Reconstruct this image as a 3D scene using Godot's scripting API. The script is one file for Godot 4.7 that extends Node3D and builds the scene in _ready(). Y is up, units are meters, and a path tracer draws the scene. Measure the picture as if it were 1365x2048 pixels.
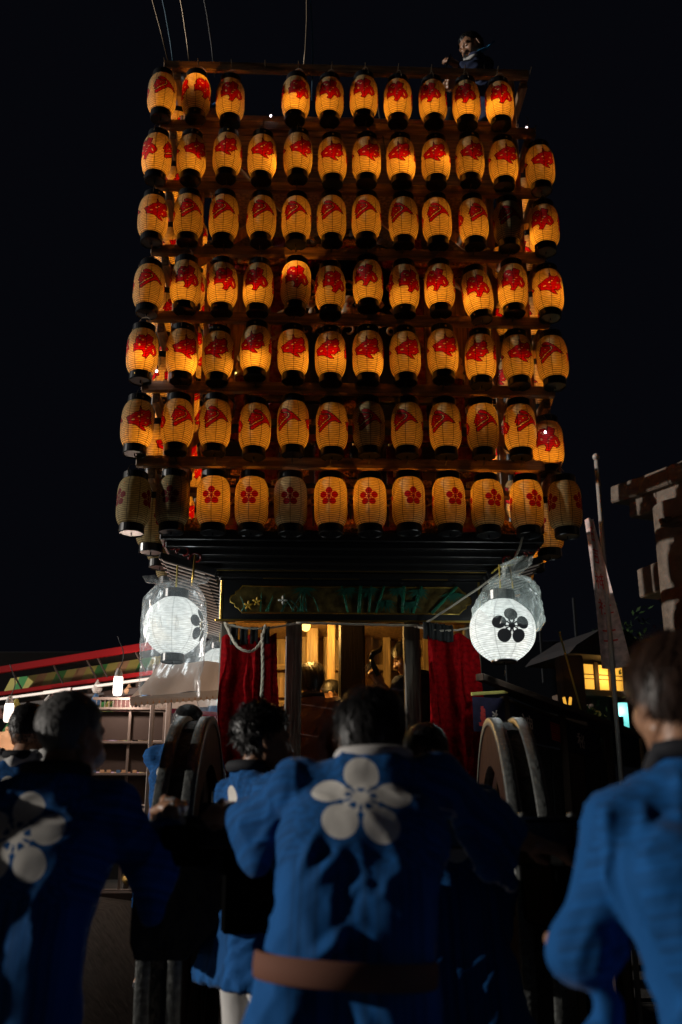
extends Node3D

const PHI := 0.0349
var wagon_frame := Transform3D(Basis(Vector3.UP, PHI), Vector3(0.075, 0, -6.0))
var rng := RandomNumberGenerator.new()
var M := {}
var T := {}
var wave := FastNoiseLite.new()

class G:
	var st := SurfaceTool.new()
	func _init(smooth := false):
		st.begin(Mesh.PRIMITIVE_TRIANGLES)
		st.set_smooth_group(0 if smooth else -1)
	func put(p: Vector3, uv := Vector2.ZERO):
		st.set_uv(uv)
		st.add_vertex(p)
	func tri(a: Vector3, b: Vector3, c: Vector3):
		put(a)
		put(c)
		put(b)
	func poly(p: Array, out: Vector3):
		var n = (p[1] - p[0]).cross(p[2] - p[0])
		if p.size() > 3:
			n += (p[2] - p[0]).cross(p[3] - p[0])
		for i in range(1, p.size() - 1):
			if n.dot(out) >= 0.0:
				tri(p[0], p[i], p[i + 1])
			else:
				tri(p[0], p[i + 1], p[i])
	# a box with chamfered edges
	func box(c: Vector3, s: Vector3, b := Basis(), ch := -1.0):
		var h := s * 0.5
		var m: float = min(h.x, min(h.y, h.z))
		if ch < 0.0:
			ch = clamp(m * 0.16, 0.0008, 0.012)
		ch = min(ch, m * 0.9)
		var pt := func(sx, sy, sz, k) -> Vector3:
			var q := Vector3(h.x - ch, h.y - ch, h.z - ch)
			q[k] = h[k]
			return c + b * Vector3(q.x * sx, q.y * sy, q.z * sz)
		for k in 3:
			var u: int = (k + 1) % 3
			var w: int = (k + 2) % 3
			for s1 in [-1, 1]:
				var face := []
				for t in [[-1, -1], [1, -1], [1, 1], [-1, 1]]:
					var sg := [0, 0, 0]
					sg[k] = s1
					sg[u] = t[0]
					sg[w] = t[1]
					face.append(pt.call(sg[0], sg[1], sg[2], k))
				var o := Vector3.ZERO
				o[k] = s1
				poly(face, b * o)
				for s2 in [-1, 1]:
					var e := []
					for r in [[-1, k], [1, k], [1, u], [-1, u]]:
						var sg := [0, 0, 0]
						sg[k] = s1
						sg[u] = s2
						sg[w] = r[0]
						e.append(pt.call(sg[0], sg[1], sg[2], r[1]))
					var oo := Vector3.ZERO
					oo[k] = s1
					oo[u] = s2
					poly(e, b * oo)
		for sx in [-1, 1]:
			for sy in [-1, 1]:
				for sz in [-1, 1]:
					poly([pt.call(sx, sy, sz, 0), pt.call(sx, sy, sz, 1), pt.call(sx, sy, sz, 2)], b * Vector3(sx, sy, sz))
	# a bar between two points
	func bar(a: Vector3, e: Vector3, w: float, h: float, up := Vector3.UP):
		var z := (e - a).normalized()
		var x := up.cross(z)
		if x.length() < 0.01:
			x = Vector3.RIGHT
		x = x.normalized()
		box((a + e) * 0.5, Vector3(w, h, (e - a).length()), Basis(x, z.cross(x), z))
	func tube(p: Array, r, seg := 8, caps := true):
		var rings := []
		var side := Vector3.ZERO
		for i in p.size():
			var d: Vector3 = (p[min(i + 1, p.size() - 1)] - p[max(i - 1, 0)]).normalized()
			if side == Vector3.ZERO:
				side = d.cross(Vector3.UP if abs(d.y) < 0.9 else Vector3.RIGHT).normalized()
			side = (side - d * side.dot(d)).normalized()
			var o := d.cross(side)
			var rad: float = r[i] if r is Array else r
			var ring := []
			for k in seg:
				var a := TAU * k / seg
				ring.append(p[i] + (side * cos(a) + o * sin(a)) * rad)
			rings.append(ring)
		for i in p.size() - 1:
			for k in seg:
				var n := (k + 1) % seg
				var out: Vector3 = rings[i][k] + rings[i][n] - p[i] * 2.0
				poly([rings[i][k], rings[i][n], rings[i + 1][n], rings[i + 1][k]], out)
		if caps:
			for e in [[0, 1], [p.size() - 1, p.size() - 2]]:
				poly(rings[e[0]], p[e[0]] - p[e[1]])
	# revolve (radius, height) points, listed from bottom to top
	func lathe(prof: Array, seg: int, c := Vector3.ZERO, b := Basis()):
		for i in prof.size() - 1:
			for k in seg:
				var q := []
				for t in [[i, k], [i, k + 1], [i + 1, k + 1], [i + 1, k]]:
					var a: float = TAU * (t[1] % seg) / seg
					var uv := Vector2(float(t[1]) / seg, 1.0 - float(t[0]) / (prof.size() - 1))
					q.append([c + b * Vector3(prof[t[0]].x * sin(a), prof[t[0]].y, prof[t[0]].x * cos(a)), uv])
				for t in [0, 2, 1, 0, 3, 2]:
					put(q[t][0], q[t][1])
	func prism(p: PackedVector2Array, d: float, x := Transform3D()):
		var idx := Geometry2D.triangulate_polygon(p)
		for i in range(0, idx.size(), 3):
			for z in [d * 0.5, -d * 0.5]:
				poly([x * Vector3(p[idx[i]].x, p[idx[i]].y, z), x * Vector3(p[idx[i + 1]].x, p[idx[i + 1]].y, z), x * Vector3(p[idx[i + 2]].x, p[idx[i + 2]].y, z)], x.basis * Vector3(0, 0, z))
		var cw := Geometry2D.is_polygon_clockwise(p)
		for i in p.size():
			var a := p[i]
			var e := p[(i + 1) % p.size()]
			var n := (e - a).orthogonal() * (1.0 if cw else -1.0)
			n = Vector2((e - a).y, -(e - a).x) * (-1.0 if cw else 1.0)
			poly([x * Vector3(a.x, a.y, -d * 0.5), x * Vector3(e.x, e.y, -d * 0.5), x * Vector3(e.x, e.y, d * 0.5), x * Vector3(a.x, a.y, d * 0.5)], x.basis * Vector3(n.x, n.y, 0))
	# a sheet from f(u, v), seen from both sides
	func sheet(f: Callable, nu: int, nv: int):
		var g := []
		for j in nv + 1:
			for i in nu + 1:
				g.append(f.call(float(i) / nu, float(j) / nv))
		for j in nv:
			for i in nu:
				var q := [[i, j], [i + 1, j], [i + 1, j + 1], [i, j + 1]]
				for t in [0, 2, 1, 0, 3, 2]:
					put(g[q[t][1] * (nu + 1) + q[t][0]], Vector2(float(q[t][0]) / nu, float(q[t][1]) / nv))
	func blob(c: Vector3, r: Vector3, n := 10, b := Basis()):
		var p := []
		for i in n / 2 + 1:
			var a := -PI / 2 + PI * i / (n / 2)
			p.append(Vector2(max(cos(a), 0.001), sin(a)))
		lathe(p, n, c, b * Basis.from_scale(r))
	func done() -> ArrayMesh:
		st.generate_normals()
		st.index()
		return st.commit()

func tag(o: Node, label: String, category := "", group := "", kind := ""):
	if label: o.set_meta("label", label)
	if category: o.set_meta("category", category)
	if group: o.set_meta("group", group)
	if kind: o.set_meta("kind", kind)

var taken := {}
func numbered(called: String) -> String:
	var n: int = taken.get(called, 0)
	taken[called] = n + 1
	return called if n == 0 else "%s_%03d" % [called, n]

func thing(called: String, label: String, category: String, at := Transform3D(), group := "") -> Node3D:
	var o := Node3D.new()
	o.name = numbered(called)
	add_child(o)
	o.transform = at
	tag(o, label, category, group)
	return o

func part(called: String, mesh: Mesh, m: Material, parent: Node, label := "") -> MeshInstance3D:
	var o := MeshInstance3D.new()
	var n := 0
	var nm := called
	while parent.has_node(nm):
		n += 1
		nm = "%s_%03d" % [called, n]
	o.name = nm
	o.mesh = mesh
	o.material_override = m
	parent.add_child(o)
	if label: o.set_meta("label", label)
	return o

func solo(called: String, mesh: Mesh, m: Material, label: String, category: String, group := "", kind := "") -> MeshInstance3D:
	var o := MeshInstance3D.new()
	o.name = numbered(called)
	o.mesh = mesh
	o.material_override = m
	add_child(o)
	tag(o, label, category, group, kind)
	return o

# a material from a linear base colour
func mk(called: String, lin: Vector3, rough := 0.7, metal := 0.0) -> StandardMaterial3D:
	if M.has(called):
		return M[called]
	var m := StandardMaterial3D.new()
	m.resource_name = called
	m.albedo_color = Color(lin.x, lin.y, lin.z).linear_to_srgb()
	m.roughness = rough
	m.metallic = metal
	m.cull_mode = BaseMaterial3D.CULL_DISABLED
	M[called] = m
	return m

func noise_tex(called: String, freq: float, lo: float, hi: float, oct := 4, kind := FastNoiseLite.TYPE_SIMPLEX_SMOOTH, size := 256) -> NoiseTexture2D:
	if T.has(called):
		return T[called]
	var n := FastNoiseLite.new()
	n.noise_type = kind
	n.frequency = freq
	n.fractal_octaves = oct
	n.seed = hash(called) % 1000
	var t := NoiseTexture2D.new()
	t.width = size
	t.height = size
	t.seamless = true
	t.noise = n
	var ramp := Gradient.new()
	ramp.set_color(0, Color(lo, lo, lo))
	ramp.set_color(1, Color(hi, hi, hi))
	t.color_ramp = ramp
	T[called] = t
	return t

# mottle and relief laid on in the thing's own axes; scale stretches the grain
func grain(m: StandardMaterial3D, scale: Vector3, depth := 0.0, tex: Texture2D = null) -> StandardMaterial3D:
	m.uv1_triplanar = true
	m.uv1_scale = scale
	m.albedo_texture = tex if tex else noise_tex("grain", 0.02, 0.55, 1.0)
	m.roughness_texture = noise_tex("rough", 0.03, 0.6, 1.0)
	if depth > 0.0:
		m.heightmap_enabled = true
		m.heightmap_scale = depth
		m.heightmap_texture = noise_tex("relief", 0.03, 0.0, 1.0)
	return m

func wood(called: String, lin: Vector3, axis: int, rough := 0.65) -> StandardMaterial3D:
	if M.has(called):
		return M[called]
	var s := Vector3(6, 6, 6)
	s[axis] = 0.5
	return grain(mk(called, lin, rough), s, 0.15)

func lamp(at: Vector3, energy: float, lin: Vector3, size: float, parent: Node, called := "light") -> OmniLight3D:
	var l := OmniLight3D.new()
	l.name = called
	l.light_energy = energy
	l.light_color = Color(lin.x, lin.y, lin.z).linear_to_srgb()
	l.light_size = size
	l.omni_range = 12.0
	l.omni_attenuation = 2.0
	l.shadow_enabled = true
	l.position = at
	parent.add_child(l, true)
	return l

# fill polygons (in 0..1 of a box) into an image, row by row
func fill_poly(im: Image, pts: PackedVector2Array, c: Color):
	var w := im.get_width()
	var lo := 1e9
	var hi := -1e9
	for p in pts:
		lo = min(lo, p.y)
		hi = max(hi, p.y)
	for y in range(max(0, int(lo)), min(im.get_height(), int(hi) + 1)):
		var xs := []
		for i in pts.size():
			var a := pts[i]
			var b := pts[(i + 1) % pts.size()]
			if (a.y <= y) != (b.y <= y):
				xs.append(a.x + (y - a.y) / (b.y - a.y) * (b.x - a.x))
		xs.sort()
		for k in range(0, xs.size() - 1, 2):
			var x0: int = clamp(int(round(xs[k])), 0, w)
			var x1: int = clamp(int(round(xs[k + 1])), 0, w)
			if x1 > x0:
				im.fill_rect(Rect2i(x0, y, x1 - x0, 1), c)

func circle_pts(c: Vector2, rx: float, ry: float, turn := 0.0, n := 28) -> PackedVector2Array:
	var p := PackedVector2Array()
	for i in n:
		var a := TAU * i / n
		p.append(c + Vector2(cos(a) * rx, sin(a) * ry).rotated(turn))
	return p

func stroke_pts(a: Vector2, b: Vector2, w: float) -> PackedVector2Array:
	var d := (b - a).normalized()
	var n := d.orthogonal() * w * 0.5
	return PackedVector2Array([a - n - d * w * 0.2, a + n - d * w * 0.35, b + n + d * w * 0.2, b - n + d * w * 0.35])

func strokes(im: Image, list: Array, at: Vector2, s: float, w: float, c: Color):
	for l in list:
		for i in range(0, l.size() - 2, 2):
			fill_poly(im, stroke_pts(at + Vector2(l[i], l[i + 1]) * s, at + Vector2(l[i + 2], l[i + 3]) * s, w), c)

# five-petal plum crest: five discs, a centre and stamens
func crest(im: Image, at: Vector2, r: float, sx: float, c: Color, gap: Color):
	for k in 5:
		var a := -PI / 2 + TAU * k / 5
		fill_poly(im, circle_pts(at + Vector2(cos(a) * sx, sin(a)) * r * 0.63, r * 0.345 * sx, r * 0.345), c)
	fill_poly(im, circle_pts(at, r * 0.16 * sx, r * 0.16), c)
	for k in 5:
		for o in [-0.22, 0.22]:
			var a: float = -PI / 2 + TAU * k / 5 + TAU / 10 + o
			var d := Vector2(cos(a) * sx, sin(a))
			fill_poly(im, stroke_pts(at + d * r * 0.1, at + d * r * 0.27, r * 0.05), c)
			fill_poly(im, circle_pts(at + d * r * 0.30, r * 0.05 * sx, r * 0.05, 0.0, 10), c)

# ---- paper lanterns ----
func glyph(im: Image, kind: String, at: Vector2, s: float, sx: float):
	var red := Color(0.66, 0.012, 0.03)
	var dark := Color(0.16, 0.03, 0.03)
	var outer := []
	var holes := []
	if kind == "M":
		outer = [[35, 50, 135, 70, 150, 100, 130, 120, 70, 155, 35, 190, 15, 185, 25, 155, 0, 150], [80, 0, 120, 10, 210, 80, 295, 160, 260, 160, 225, 140, 185, 145, 50, 255, 25, 250, 25, 215, 50, 210, 160, 130, 180, 95, 165, 65, 140, 55, 55, 35, 55, 15]]
		holes = [[88, 100, 9, 7], [55, 135, 7, 6], [112, 92, 6, 5]]
	elif kind == "Z":
		outer = [[145, 0, 165, 50, 230, 50, 270, 20, 310, 40, 315, 90, 300, 110, 340, 180, 290, 200, 285, 222, 262, 226, 255, 246, 180, 240, 240, 300, 180, 295, 110, 250, 0, 230, -10, 190, -35, 145, 40, 120, 100, 80, 140, 70]]
		holes = [[65, 185, 24, 11], [135, 140, 17, 11], [172, 114, 12, 7], [197, 82, 10, 6], [262, 130, 22, 9], [232, 200, 14, 8], [150, 190, 10, 6]]
	var off := Vector2(375, 215) if kind == "G" else Vector2(148, 128) if kind == "M" else Vector2(152, 150)
	var m := func(x: float, y: float) -> Vector2: return at + (Vector2(x, y) - off) * Vector2(sx, 1.0) * s / 320.0
	if kind == "G":
		outer = [[385, 58, 472, 95, 455, 150, 446, 172, 500, 196, 547, 262, 532, 300, 490, 338, 450, 318, 440, 300, 385, 388, 332, 376, 352, 336, 330, 292, 242, 292, 214, 308, 214, 238, 203, 214, 240, 190, 228, 162, 234, 132, 280, 84, 340, 88, 352, 116, 366, 104, 374, 82]]
		holes = [[325, 152, 20, 9], [288, 222, 15, 17], [418, 203, 17, 6], [386, 236, 20, 7], [372, 272, 15, 6], [482, 272, 9, 30], [288, 132, 14, 7]]
	for pass_no in 2:
		for o in outer:
			var p := PackedVector2Array()
			for i in range(0, o.size(), 2):
				p.append(m.call(o[i], o[i + 1]))
			if pass_no == 0:
				for q in Geometry2D.offset_polygon(p, s * 0.022):
					fill_poly(im, q, dark)
			else:
				fill_poly(im, p, red)
	for h in holes:
		fill_poly(im, circle_pts(m.call(h[0], h[1]), (h[2] + 4) * sx * s / 320.0, (h[3] + 4) * s / 320.0, -0.3), dark)
		fill_poly(im, circle_pts(m.call(h[0], h[1]), h[2] * sx * s / 320.0, h[3] * s / 320.0, -0.3), Color(0.86, 0.78, 0.6))

func paper_picture(crested: bool, base: Color, ink: Color, ribs: int, w := 832, h := 480, rib_dark := 0.42, crests := 3) -> ImageTexture:
	var im := Image.create(w, h, false, Image.FORMAT_RGB8)
	var n := FastNoiseLite.new()
	n.frequency = 0.02
	n.fractal_octaves = 4
	for y in range(0, h, 4):
		for x in range(0, w, 4):
			var k := 0.92 + 0.16 * n.get_noise_2d(x, y * 2.0)
			im.fill_rect(Rect2i(x, y, 4, 4), Color(base.r * k, base.g * k, base.b * k))
	if crested:
		for k in crests:
			if crests == 3:
				crest(im, Vector2(w * (k + 0.5) / 3.0, h * 0.46), h * 0.205, 0.80, ink, base)
			else:
				crest(im, Vector2(w * (k + 0.5) / 2.0, h * 0.52), h * 0.30, 0.58, ink, base)
	else:
		glyph(im, "G", Vector2(w / 6.0, h * 0.455), h * 0.56, 0.76)
		glyph(im, "M", Vector2(w * 0.5, h * 0.445), h * 0.60, 0.84)
		glyph(im, "Z", Vector2(w * 5.0 / 6.0, h * 0.46), h * 0.56, 0.74)
	# the bamboo hoops and the stays under the paper, which let no light through
	for y in h:
		var ph := fposmod(float(y) / h * ribs, 1.0)
		var d: float = rib_dark * smoothstep(0.26, 0.06, abs(ph - 0.5))
		for x in w:
			var st := fposmod(float(x) / w * 9.0, 1.0)
			var e: float = 1.0 - rib_dark * smoothstep(0.05, 0.01, abs(st - 0.5))
			var c := im.get_pixel(x, y)
			var f := (1.0 - d) * e
			im.set_pixel(x, y, Color(c.r * f, c.g * f * (1.0 - d * 0.12), c.b * f * (1.0 - d * 0.2)))
	return ImageTexture.create_from_image(im)

func paper_material(called: String, tex: Texture2D, glow: Vector3) -> StandardMaterial3D:
	var m := mk(called, Vector3(1, 1, 1), 0.75)
	m.albedo_texture = tex
	m.backlight_enabled = true
	m.backlight = Color(0.98, 0.98, 0.98)
	if glow != Vector3.ZERO:
		m.emission_enabled = true
		m.emission = Color(glow.x, glow.y, glow.z).linear_to_srgb()
		m.emission_energy_multiplier = 1.0
	return m

func paper_mesh(rmid: float, rend: float, h: float, pw: float, ribs: int, bump: float, seg := 30) -> ArrayMesh:
	var g := G.new(true)
	var p := []
	var n := ribs * 2
	for i in n + 1:
		var t := float(i) / n
		var r: float = rend + (rmid - rend) * (1.0 - pow(abs(2.0 * t - 1.0), pw)) + (bump if i % 2 == 1 else -bump)
		p.append(Vector2(r, (t - 0.5) * h))
	g.lathe(p, seg)
	return g.done()

func ring_mesh(r: float, h: float, y: float, floor_in: bool) -> ArrayMesh:
	var g := G.new()
	var p := [Vector2(r - 0.004, y - h / 2), Vector2(r, y - h / 2 + 0.004), Vector2(r, y + h / 2 - 0.004), Vector2(r - 0.004, y + h / 2), Vector2(r - 0.007, y + h / 2 - 0.004), Vector2(r - 0.007, y - h / 2 + 0.006), Vector2(r - 0.004, y - h / 2)]
	g.lathe(p, 26)
	if floor_in:
		var d := [Vector2(0.001, y - h / 2 + 0.006), Vector2(r - 0.006, y - h / 2 + 0.006), Vector2(r - 0.006, y - h / 2 + 0.016), Vector2(0.001, y - h / 2 + 0.016)]
		g.lathe(d, 26)
		g.tube([Vector3(0, y - h / 2 + 0.008, 0), Vector3(0, y - h / 2 - 0.012, 0)], 0.004, 6)
	return g.done()

var lantern_proto := {}
func make_lantern(kind: String) -> Node3D:
	var o := Node3D.new()
	var cr := kind.begins_with("crest")
	var lit := not kind.ends_with("unlit")
	var rend := 0.077 if cr else 0.073
	if not lantern_proto.has("mesh" + str(cr)):
		lantern_proto["mesh" + str(cr)] = paper_mesh(0.104 if cr else 0.103, rend, 0.30, 4.4 if cr else 3.6, 25, 0.0011)
		lantern_proto["top" + str(cr)] = ring_mesh(rend + 0.001, 0.05, 0.30 / 2 + 0.021, false)
		lantern_proto["low" + str(cr)] = ring_mesh(rend + 0.001, 0.058, -0.30 / 2 - 0.025, true)
		var g := G.new(true)
		var a := []
		for i in 13:
			var t := PI * i / 12.0
			a.append(Vector3(cos(t) * (rend + 0.006), 0.16 + sin(t) * 0.1, 0.01))
		g.tube(a, 0.0016, 5)
		lantern_proto["wire" + str(cr)] = g.done()
		g = G.new(true)
		g.blob(Vector3.ZERO, Vector3(0.008, 0.008, 0.004), 8)
		lantern_proto["stud" + str(cr)] = g.done()
	part("paper_shade", lantern_proto["mesh" + str(cr)], M["paper_" + kind], o)
	part("top_ring", lantern_proto["top" + str(cr)], M.black_gloss, o)
	part("bottom_ring", lantern_proto["low" + str(cr)], M.black_gloss, o)
	part("wire_handle", lantern_proto["wire" + str(cr)], M.wire, o)
	part("brass_stud", lantern_proto["stud" + str(cr)], M.brass, o).position = Vector3(0.3 * rend, -0.176, rend * 0.96)
	var u := part("brass_stud", lantern_proto["stud" + str(cr)], M.brass, o)
	u.position = Vector3(-rend * 0.8, 0.17, rend * 0.62)
	u.rotation.y = -0.9
	return o

func hang_lantern(kind: String, local: Vector3, yaw: float, tilt: Vector2, energy: float, bulb: Vector3, label: String, group: String):
	if not lantern_proto.has(kind):
		lantern_proto[kind] = make_lantern(kind)
	var o: Node3D = lantern_proto[kind].duplicate()
	o.name = numbered("paper_lantern")
	add_child(o)
	tag(o, label, "lantern", group)
	var w := wagon_frame * local
	var b := Basis(Vector3(0, 0, 1), tilt.x) * Basis(Vector3(1, 0, 0), tilt.y) * Basis(Vector3.UP, yaw)
	o.transform = Transform3D(b, w)
	if energy > 0.0:
		lamp(bulb, energy, Vector3(1.0, 0.38, 0.036), 0.012, o)
		part("glass_bulb", bulb_mesh(), M.bulb_glow, o).position = bulb
		var k := part("bulb_socket", M_socket(), M.black_gloss, o)
		k.position = bulb + Vector3(0, 0.05 if bulb.y < 0.0 else -0.05, 0)

func bulb_mesh() -> ArrayMesh:
	if not lantern_proto.has("bulb"):
		var g := G.new(true)
		g.blob(Vector3.ZERO, Vector3(0.014, 0.018, 0.014), 6)
		lantern_proto["bulb"] = g.done()
	return lantern_proto["bulb"]

func M_socket() -> ArrayMesh:
	if not lantern_proto.has("socket"):
		var g := G.new()
		g.lathe([Vector2(0.001, -0.028), Vector2(0.016, -0.028), Vector2(0.02, 0.0), Vector2(0.016, 0.03), Vector2(0.001, 0.03)], 12)
		lantern_proto["socket"] = g.done()
	return lantern_proto["socket"]

func lanterns():
	mk("black_gloss", Vector3(0.006, 0.007, 0.009), 0.28)
	mk("wire", Vector3(0.16, 0.12, 0.08), 0.4, 0.8)
	mk("brass", Vector3(0.55, 0.33, 0.08), 0.3, 1.0)
	var bg := mk("bulb_glow", Vector3(1, 0.7, 0.3), 0.3)
	bg.emission_enabled = true
	bg.emission = Color(1.0, 0.6, 0.2)
	bg.emission_energy_multiplier = 0.3
	var paper := Color(0.86, 0.77, 0.54)
	var ink := Color(0.55, 0.02, 0.07)
	var a := paper_picture(false, paper, ink, 25)
	var c := paper_picture(true, paper, ink, 25)
	paper_material("paper_glyph", a, Vector3.ZERO)
	paper_material("paper_glyph_unlit", a, Vector3.ZERO)
	paper_material("paper_crest", c, Vector3.ZERO)
	paper_material("paper_crest_unlit", c, Vector3.ZERO)
	var row_y := [6.375, 5.85, 5.345, 4.82, 4.315, 3.805, 3.293]
	var row_g := ["MGG-GGGGGGG-", "GZZZZZZZZZZZ", "ZMMMMMMMMMMG", "MGGGGGGGGGGZ", "GZZZZZZZZZZM", "ZMMMMMMMMMMG", "CCCCCCCCCCCC"]
	var turn := [[14, 36, 3, 0, 14, 0, 0, -5, -14, -5, 10, 0], [-45, 16, -12, 0, 14, -4, 10, -10, -8, 10, 14, 16], [18, 10, -4, 6, -4, 0, -4, -10, 8, 30, 10, -10], [8, 4, 12, -12, 2, 16, -10, 25, -14, 2, 2, 10], [16, 12, -14, -20, 0, -14, -6, 10, 10, -20, 12, -6], [12, 24, 2, 22, -22, -14, 4, -8, -12, 16, 31, 0], [62, -14, -10, -12, -4, -8, -6, 16, 22, 24, 30, 62]]
	var low := [[0, 0, -3, 0, 0, 0, 2, 0, 0, 0, 0, 0], [0, 0, 2, 1, 3, 0, 1, 1, 1, 3, 1, -2], [0, 1, 1, 1, 1, 2, 3, 2, 2, 2, 1, -1], [-2, 1, 0, 0, 2, -1, 4, 1, 2, -2, 3, 0], [0, 0, -1, 3, 1, 0, 1, 1, 3, 0, 0, 0], [0, 1, 1, -1, 1, 0, 1, 1, 1, 1, 1, -5], [-1, 0, 0, 0, 0, 0, 0, 1, 1, 0, 0, 0]]
	var mid := {"G": TAU / 6.0, "M": PI, "Z": TAU * 5.0 / 6.0, "C": PI}
	var look := {"G": "many-stroked red character", "M": "arrow-like red character", "Z": "jagged red character", "C": "red plum crest"}
	var nth := ["first", "second", "third", "fourth", "fifth", "sixth", "seventh", "eighth", "ninth", "tenth", "eleventh", "last"]
	var row_n := ["top row", "second row from top", "third row from top", "middle row", "third row from bottom", "row above the crest lanterns", "bottom row of the tower"]
	var dim := {"2-10": 0.0, "6-0": 0.0, "6-1": 0.0, "6-4": 0.0035, "6-11": 0.0045, "5-6": 0.0028}
	rng.seed = 11
	for r in 7:
		var at := 0
		for i in 12:
			var k: String = row_g[r][i]
			if k == "-":
				continue
			var p := Vector3(-1.37 + 0.2452 * i + rng.randf_range(-0.008, 0.008), row_y[r] + low[r][i] * 0.011, 0.115)
			if r == 0 and i >= 4:
				p.x -= 0.012
			if r == 5 and i == 11:
				p.x = 1.28
				p.z = 0.0
			var view := atan2(-0.075 - p.x, 6.0) + PHI
			var e: float = dim.get("%d-%d" % [r, i], rng.randf_range(0.017, 0.036))
			var crested := k == "C"
			var bulb := Vector3(rng.randf_range(-0.04, 0.04), rng.randf_range(-0.098, -0.035), rng.randf_range(0.025, 0.066))
			if crested:
				bulb.y = rng.randf_range(0.02, 0.075)
			if r == 3 and i == 4:
				bulb.y = 0.09
			if r == 5 and i == 9 or r == 0 and i == 1:
				bulb.y = 0.07
			var kind := ("crest" if crested else "glyph") + ("" if e > 0 else "_unlit")
			var t := Vector2(rng.randf_range(-0.02, 0.02), rng.randf_range(-0.05, 0.02))
			if r == 3 and i == 9:
				t.x = 0.12
			var text: String = "%s paper lantern with %s, %s from left in %s" % ["glowing" if e > 0.005 else "dim" if e > 0 else "unlit", look[k], nth[at], row_n[r]]
			if i == 11:
				text = "%s paper lantern with %s, right end of the %s" % ["glowing" if e > 0.005 else "dim" if e > 0 else "unlit", look[k], row_n[r]]
			hang_lantern(kind, p, deg_to_rad(turn[r][i]) + view - mid[k] + (0.0 if i > 0 else -0.1), t, e, bulb, text, "lanterns across the front of the tower")
			at += 1
	# the two flanks, one lantern behind the other
	for side in [-1, 1]:
		for r in 7:
			for j in 5:
				var k: String = ["G", "Z", "M", "G", "Z", "M", "C"][r]
				if r == 0 and side > 0:
					continue
				var p := Vector3(side * 1.30, row_y[r] + rng.randf_range(-0.02, 0.02) - 0.02, -0.24 - 0.46 * j)
				var e := rng.randf_range(0.024, 0.04)
				if r == 6 and j != 1 or (r == 6 and side < 0):
					e = 0.0 if side < 0 else 0.012
				var kind := ("crest" if k == "C" else "glyph") + ("" if e > 0 else "_unlit")
				var bulb := Vector3(rng.randf_range(-0.02, 0.02), rng.randf_range(-0.06, 0.02), rng.randf_range(-0.02, 0.02))
				var text := "%s paper lantern on tower's %s flank, %s behind corner, %s" % ["glowing" if e > 0 else "unlit", "left" if side < 0 else "right", nth[j], ["top row", "second row", "third row", "middle row", "fifth row", "sixth row", "bottom row"][r]]
				hang_lantern(kind, p, side * PI * 0.36 - mid[k] + rng.randf_range(-0.4, 0.4), Vector2(rng.randf_range(-0.03, 0.03), 0), e, bulb, text, "lanterns along the flanks of the tower")

# ---- the festival wagon: tower frame, cornice, body and wheels ----
func box_part(called: String, c: Vector3, s: Vector3, m: Material, parent: Node, b := Basis(), label := "") -> MeshInstance3D:
	var g := G.new()
	g.box(Vector3.ZERO, s, b)
	var o := part(called, g.done(), m, parent, label)
	o.position = c
	return o

func bar_part(called: String, a: Vector3, e: Vector3, w: float, h: float, m: Material, parent: Node) -> MeshInstance3D:
	var g := G.new()
	g.bar(a, e, w, h)
	return part(called, g.done(), m, parent)

func tube_part(called: String, pts: Array, r, m: Material, parent: Node, seg := 8) -> MeshInstance3D:
	var g := G.new(true)
	g.tube(pts, r, seg)
	return part(called, g.done(), m, parent)

func arc(n: int, f: Callable) -> Array:
	var a := []
	for i in n + 1:
		a.append(f.call(float(i) / n))
	return a

func scroll(g: G, c: Vector3, s: float, flip: float, r := 0.012):
	var p := []
	var rad := []
	for i in 22:
		var t := i / 21.0
		var a := t * 3.6 * PI * 0.5
		var q := s * (1.0 - 0.8 * t)
		p.append(c + Vector3(cos(a) * q * flip, sin(a) * q, 0.02 * sin(t * PI)))
		rad.append(r * (1.1 - 0.6 * t))
	g.tube(p, rad, 6)

# a strip of beaten metalwork: a plate with a raised rim and chased bosses
func fitting(called: String, c: Vector3, w: float, h: float, parent: Node):
	var g := G.new()
	var n := 10
	var p := PackedVector2Array()
	for s in [1, -1]:
		for i in n + 1:
			var t := float(i) / n
			var y: float = h * 0.5 * s
			if t < 0.12 or t > 0.88:
				y *= 0.62 + 0.3 * abs(sin(t * 26.0))
			p.append(Vector2((t - 0.5) * w * s, y))
	g.prism(p, 0.012, Transform3D(Basis(), Vector3.ZERO))
	for i in int(w / 0.035):
		var x: float = -w * 0.42 + w * 0.84 * i / max(1.0, floor(w / 0.035) - 1.0)
		g.blob(Vector3(x, h * 0.16 * sin(i * 2.1), 0.006), Vector3(0.013, h * 0.26, 0.007), 6)
	part(called, g.done(), M.gilt, parent).position = c

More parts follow.
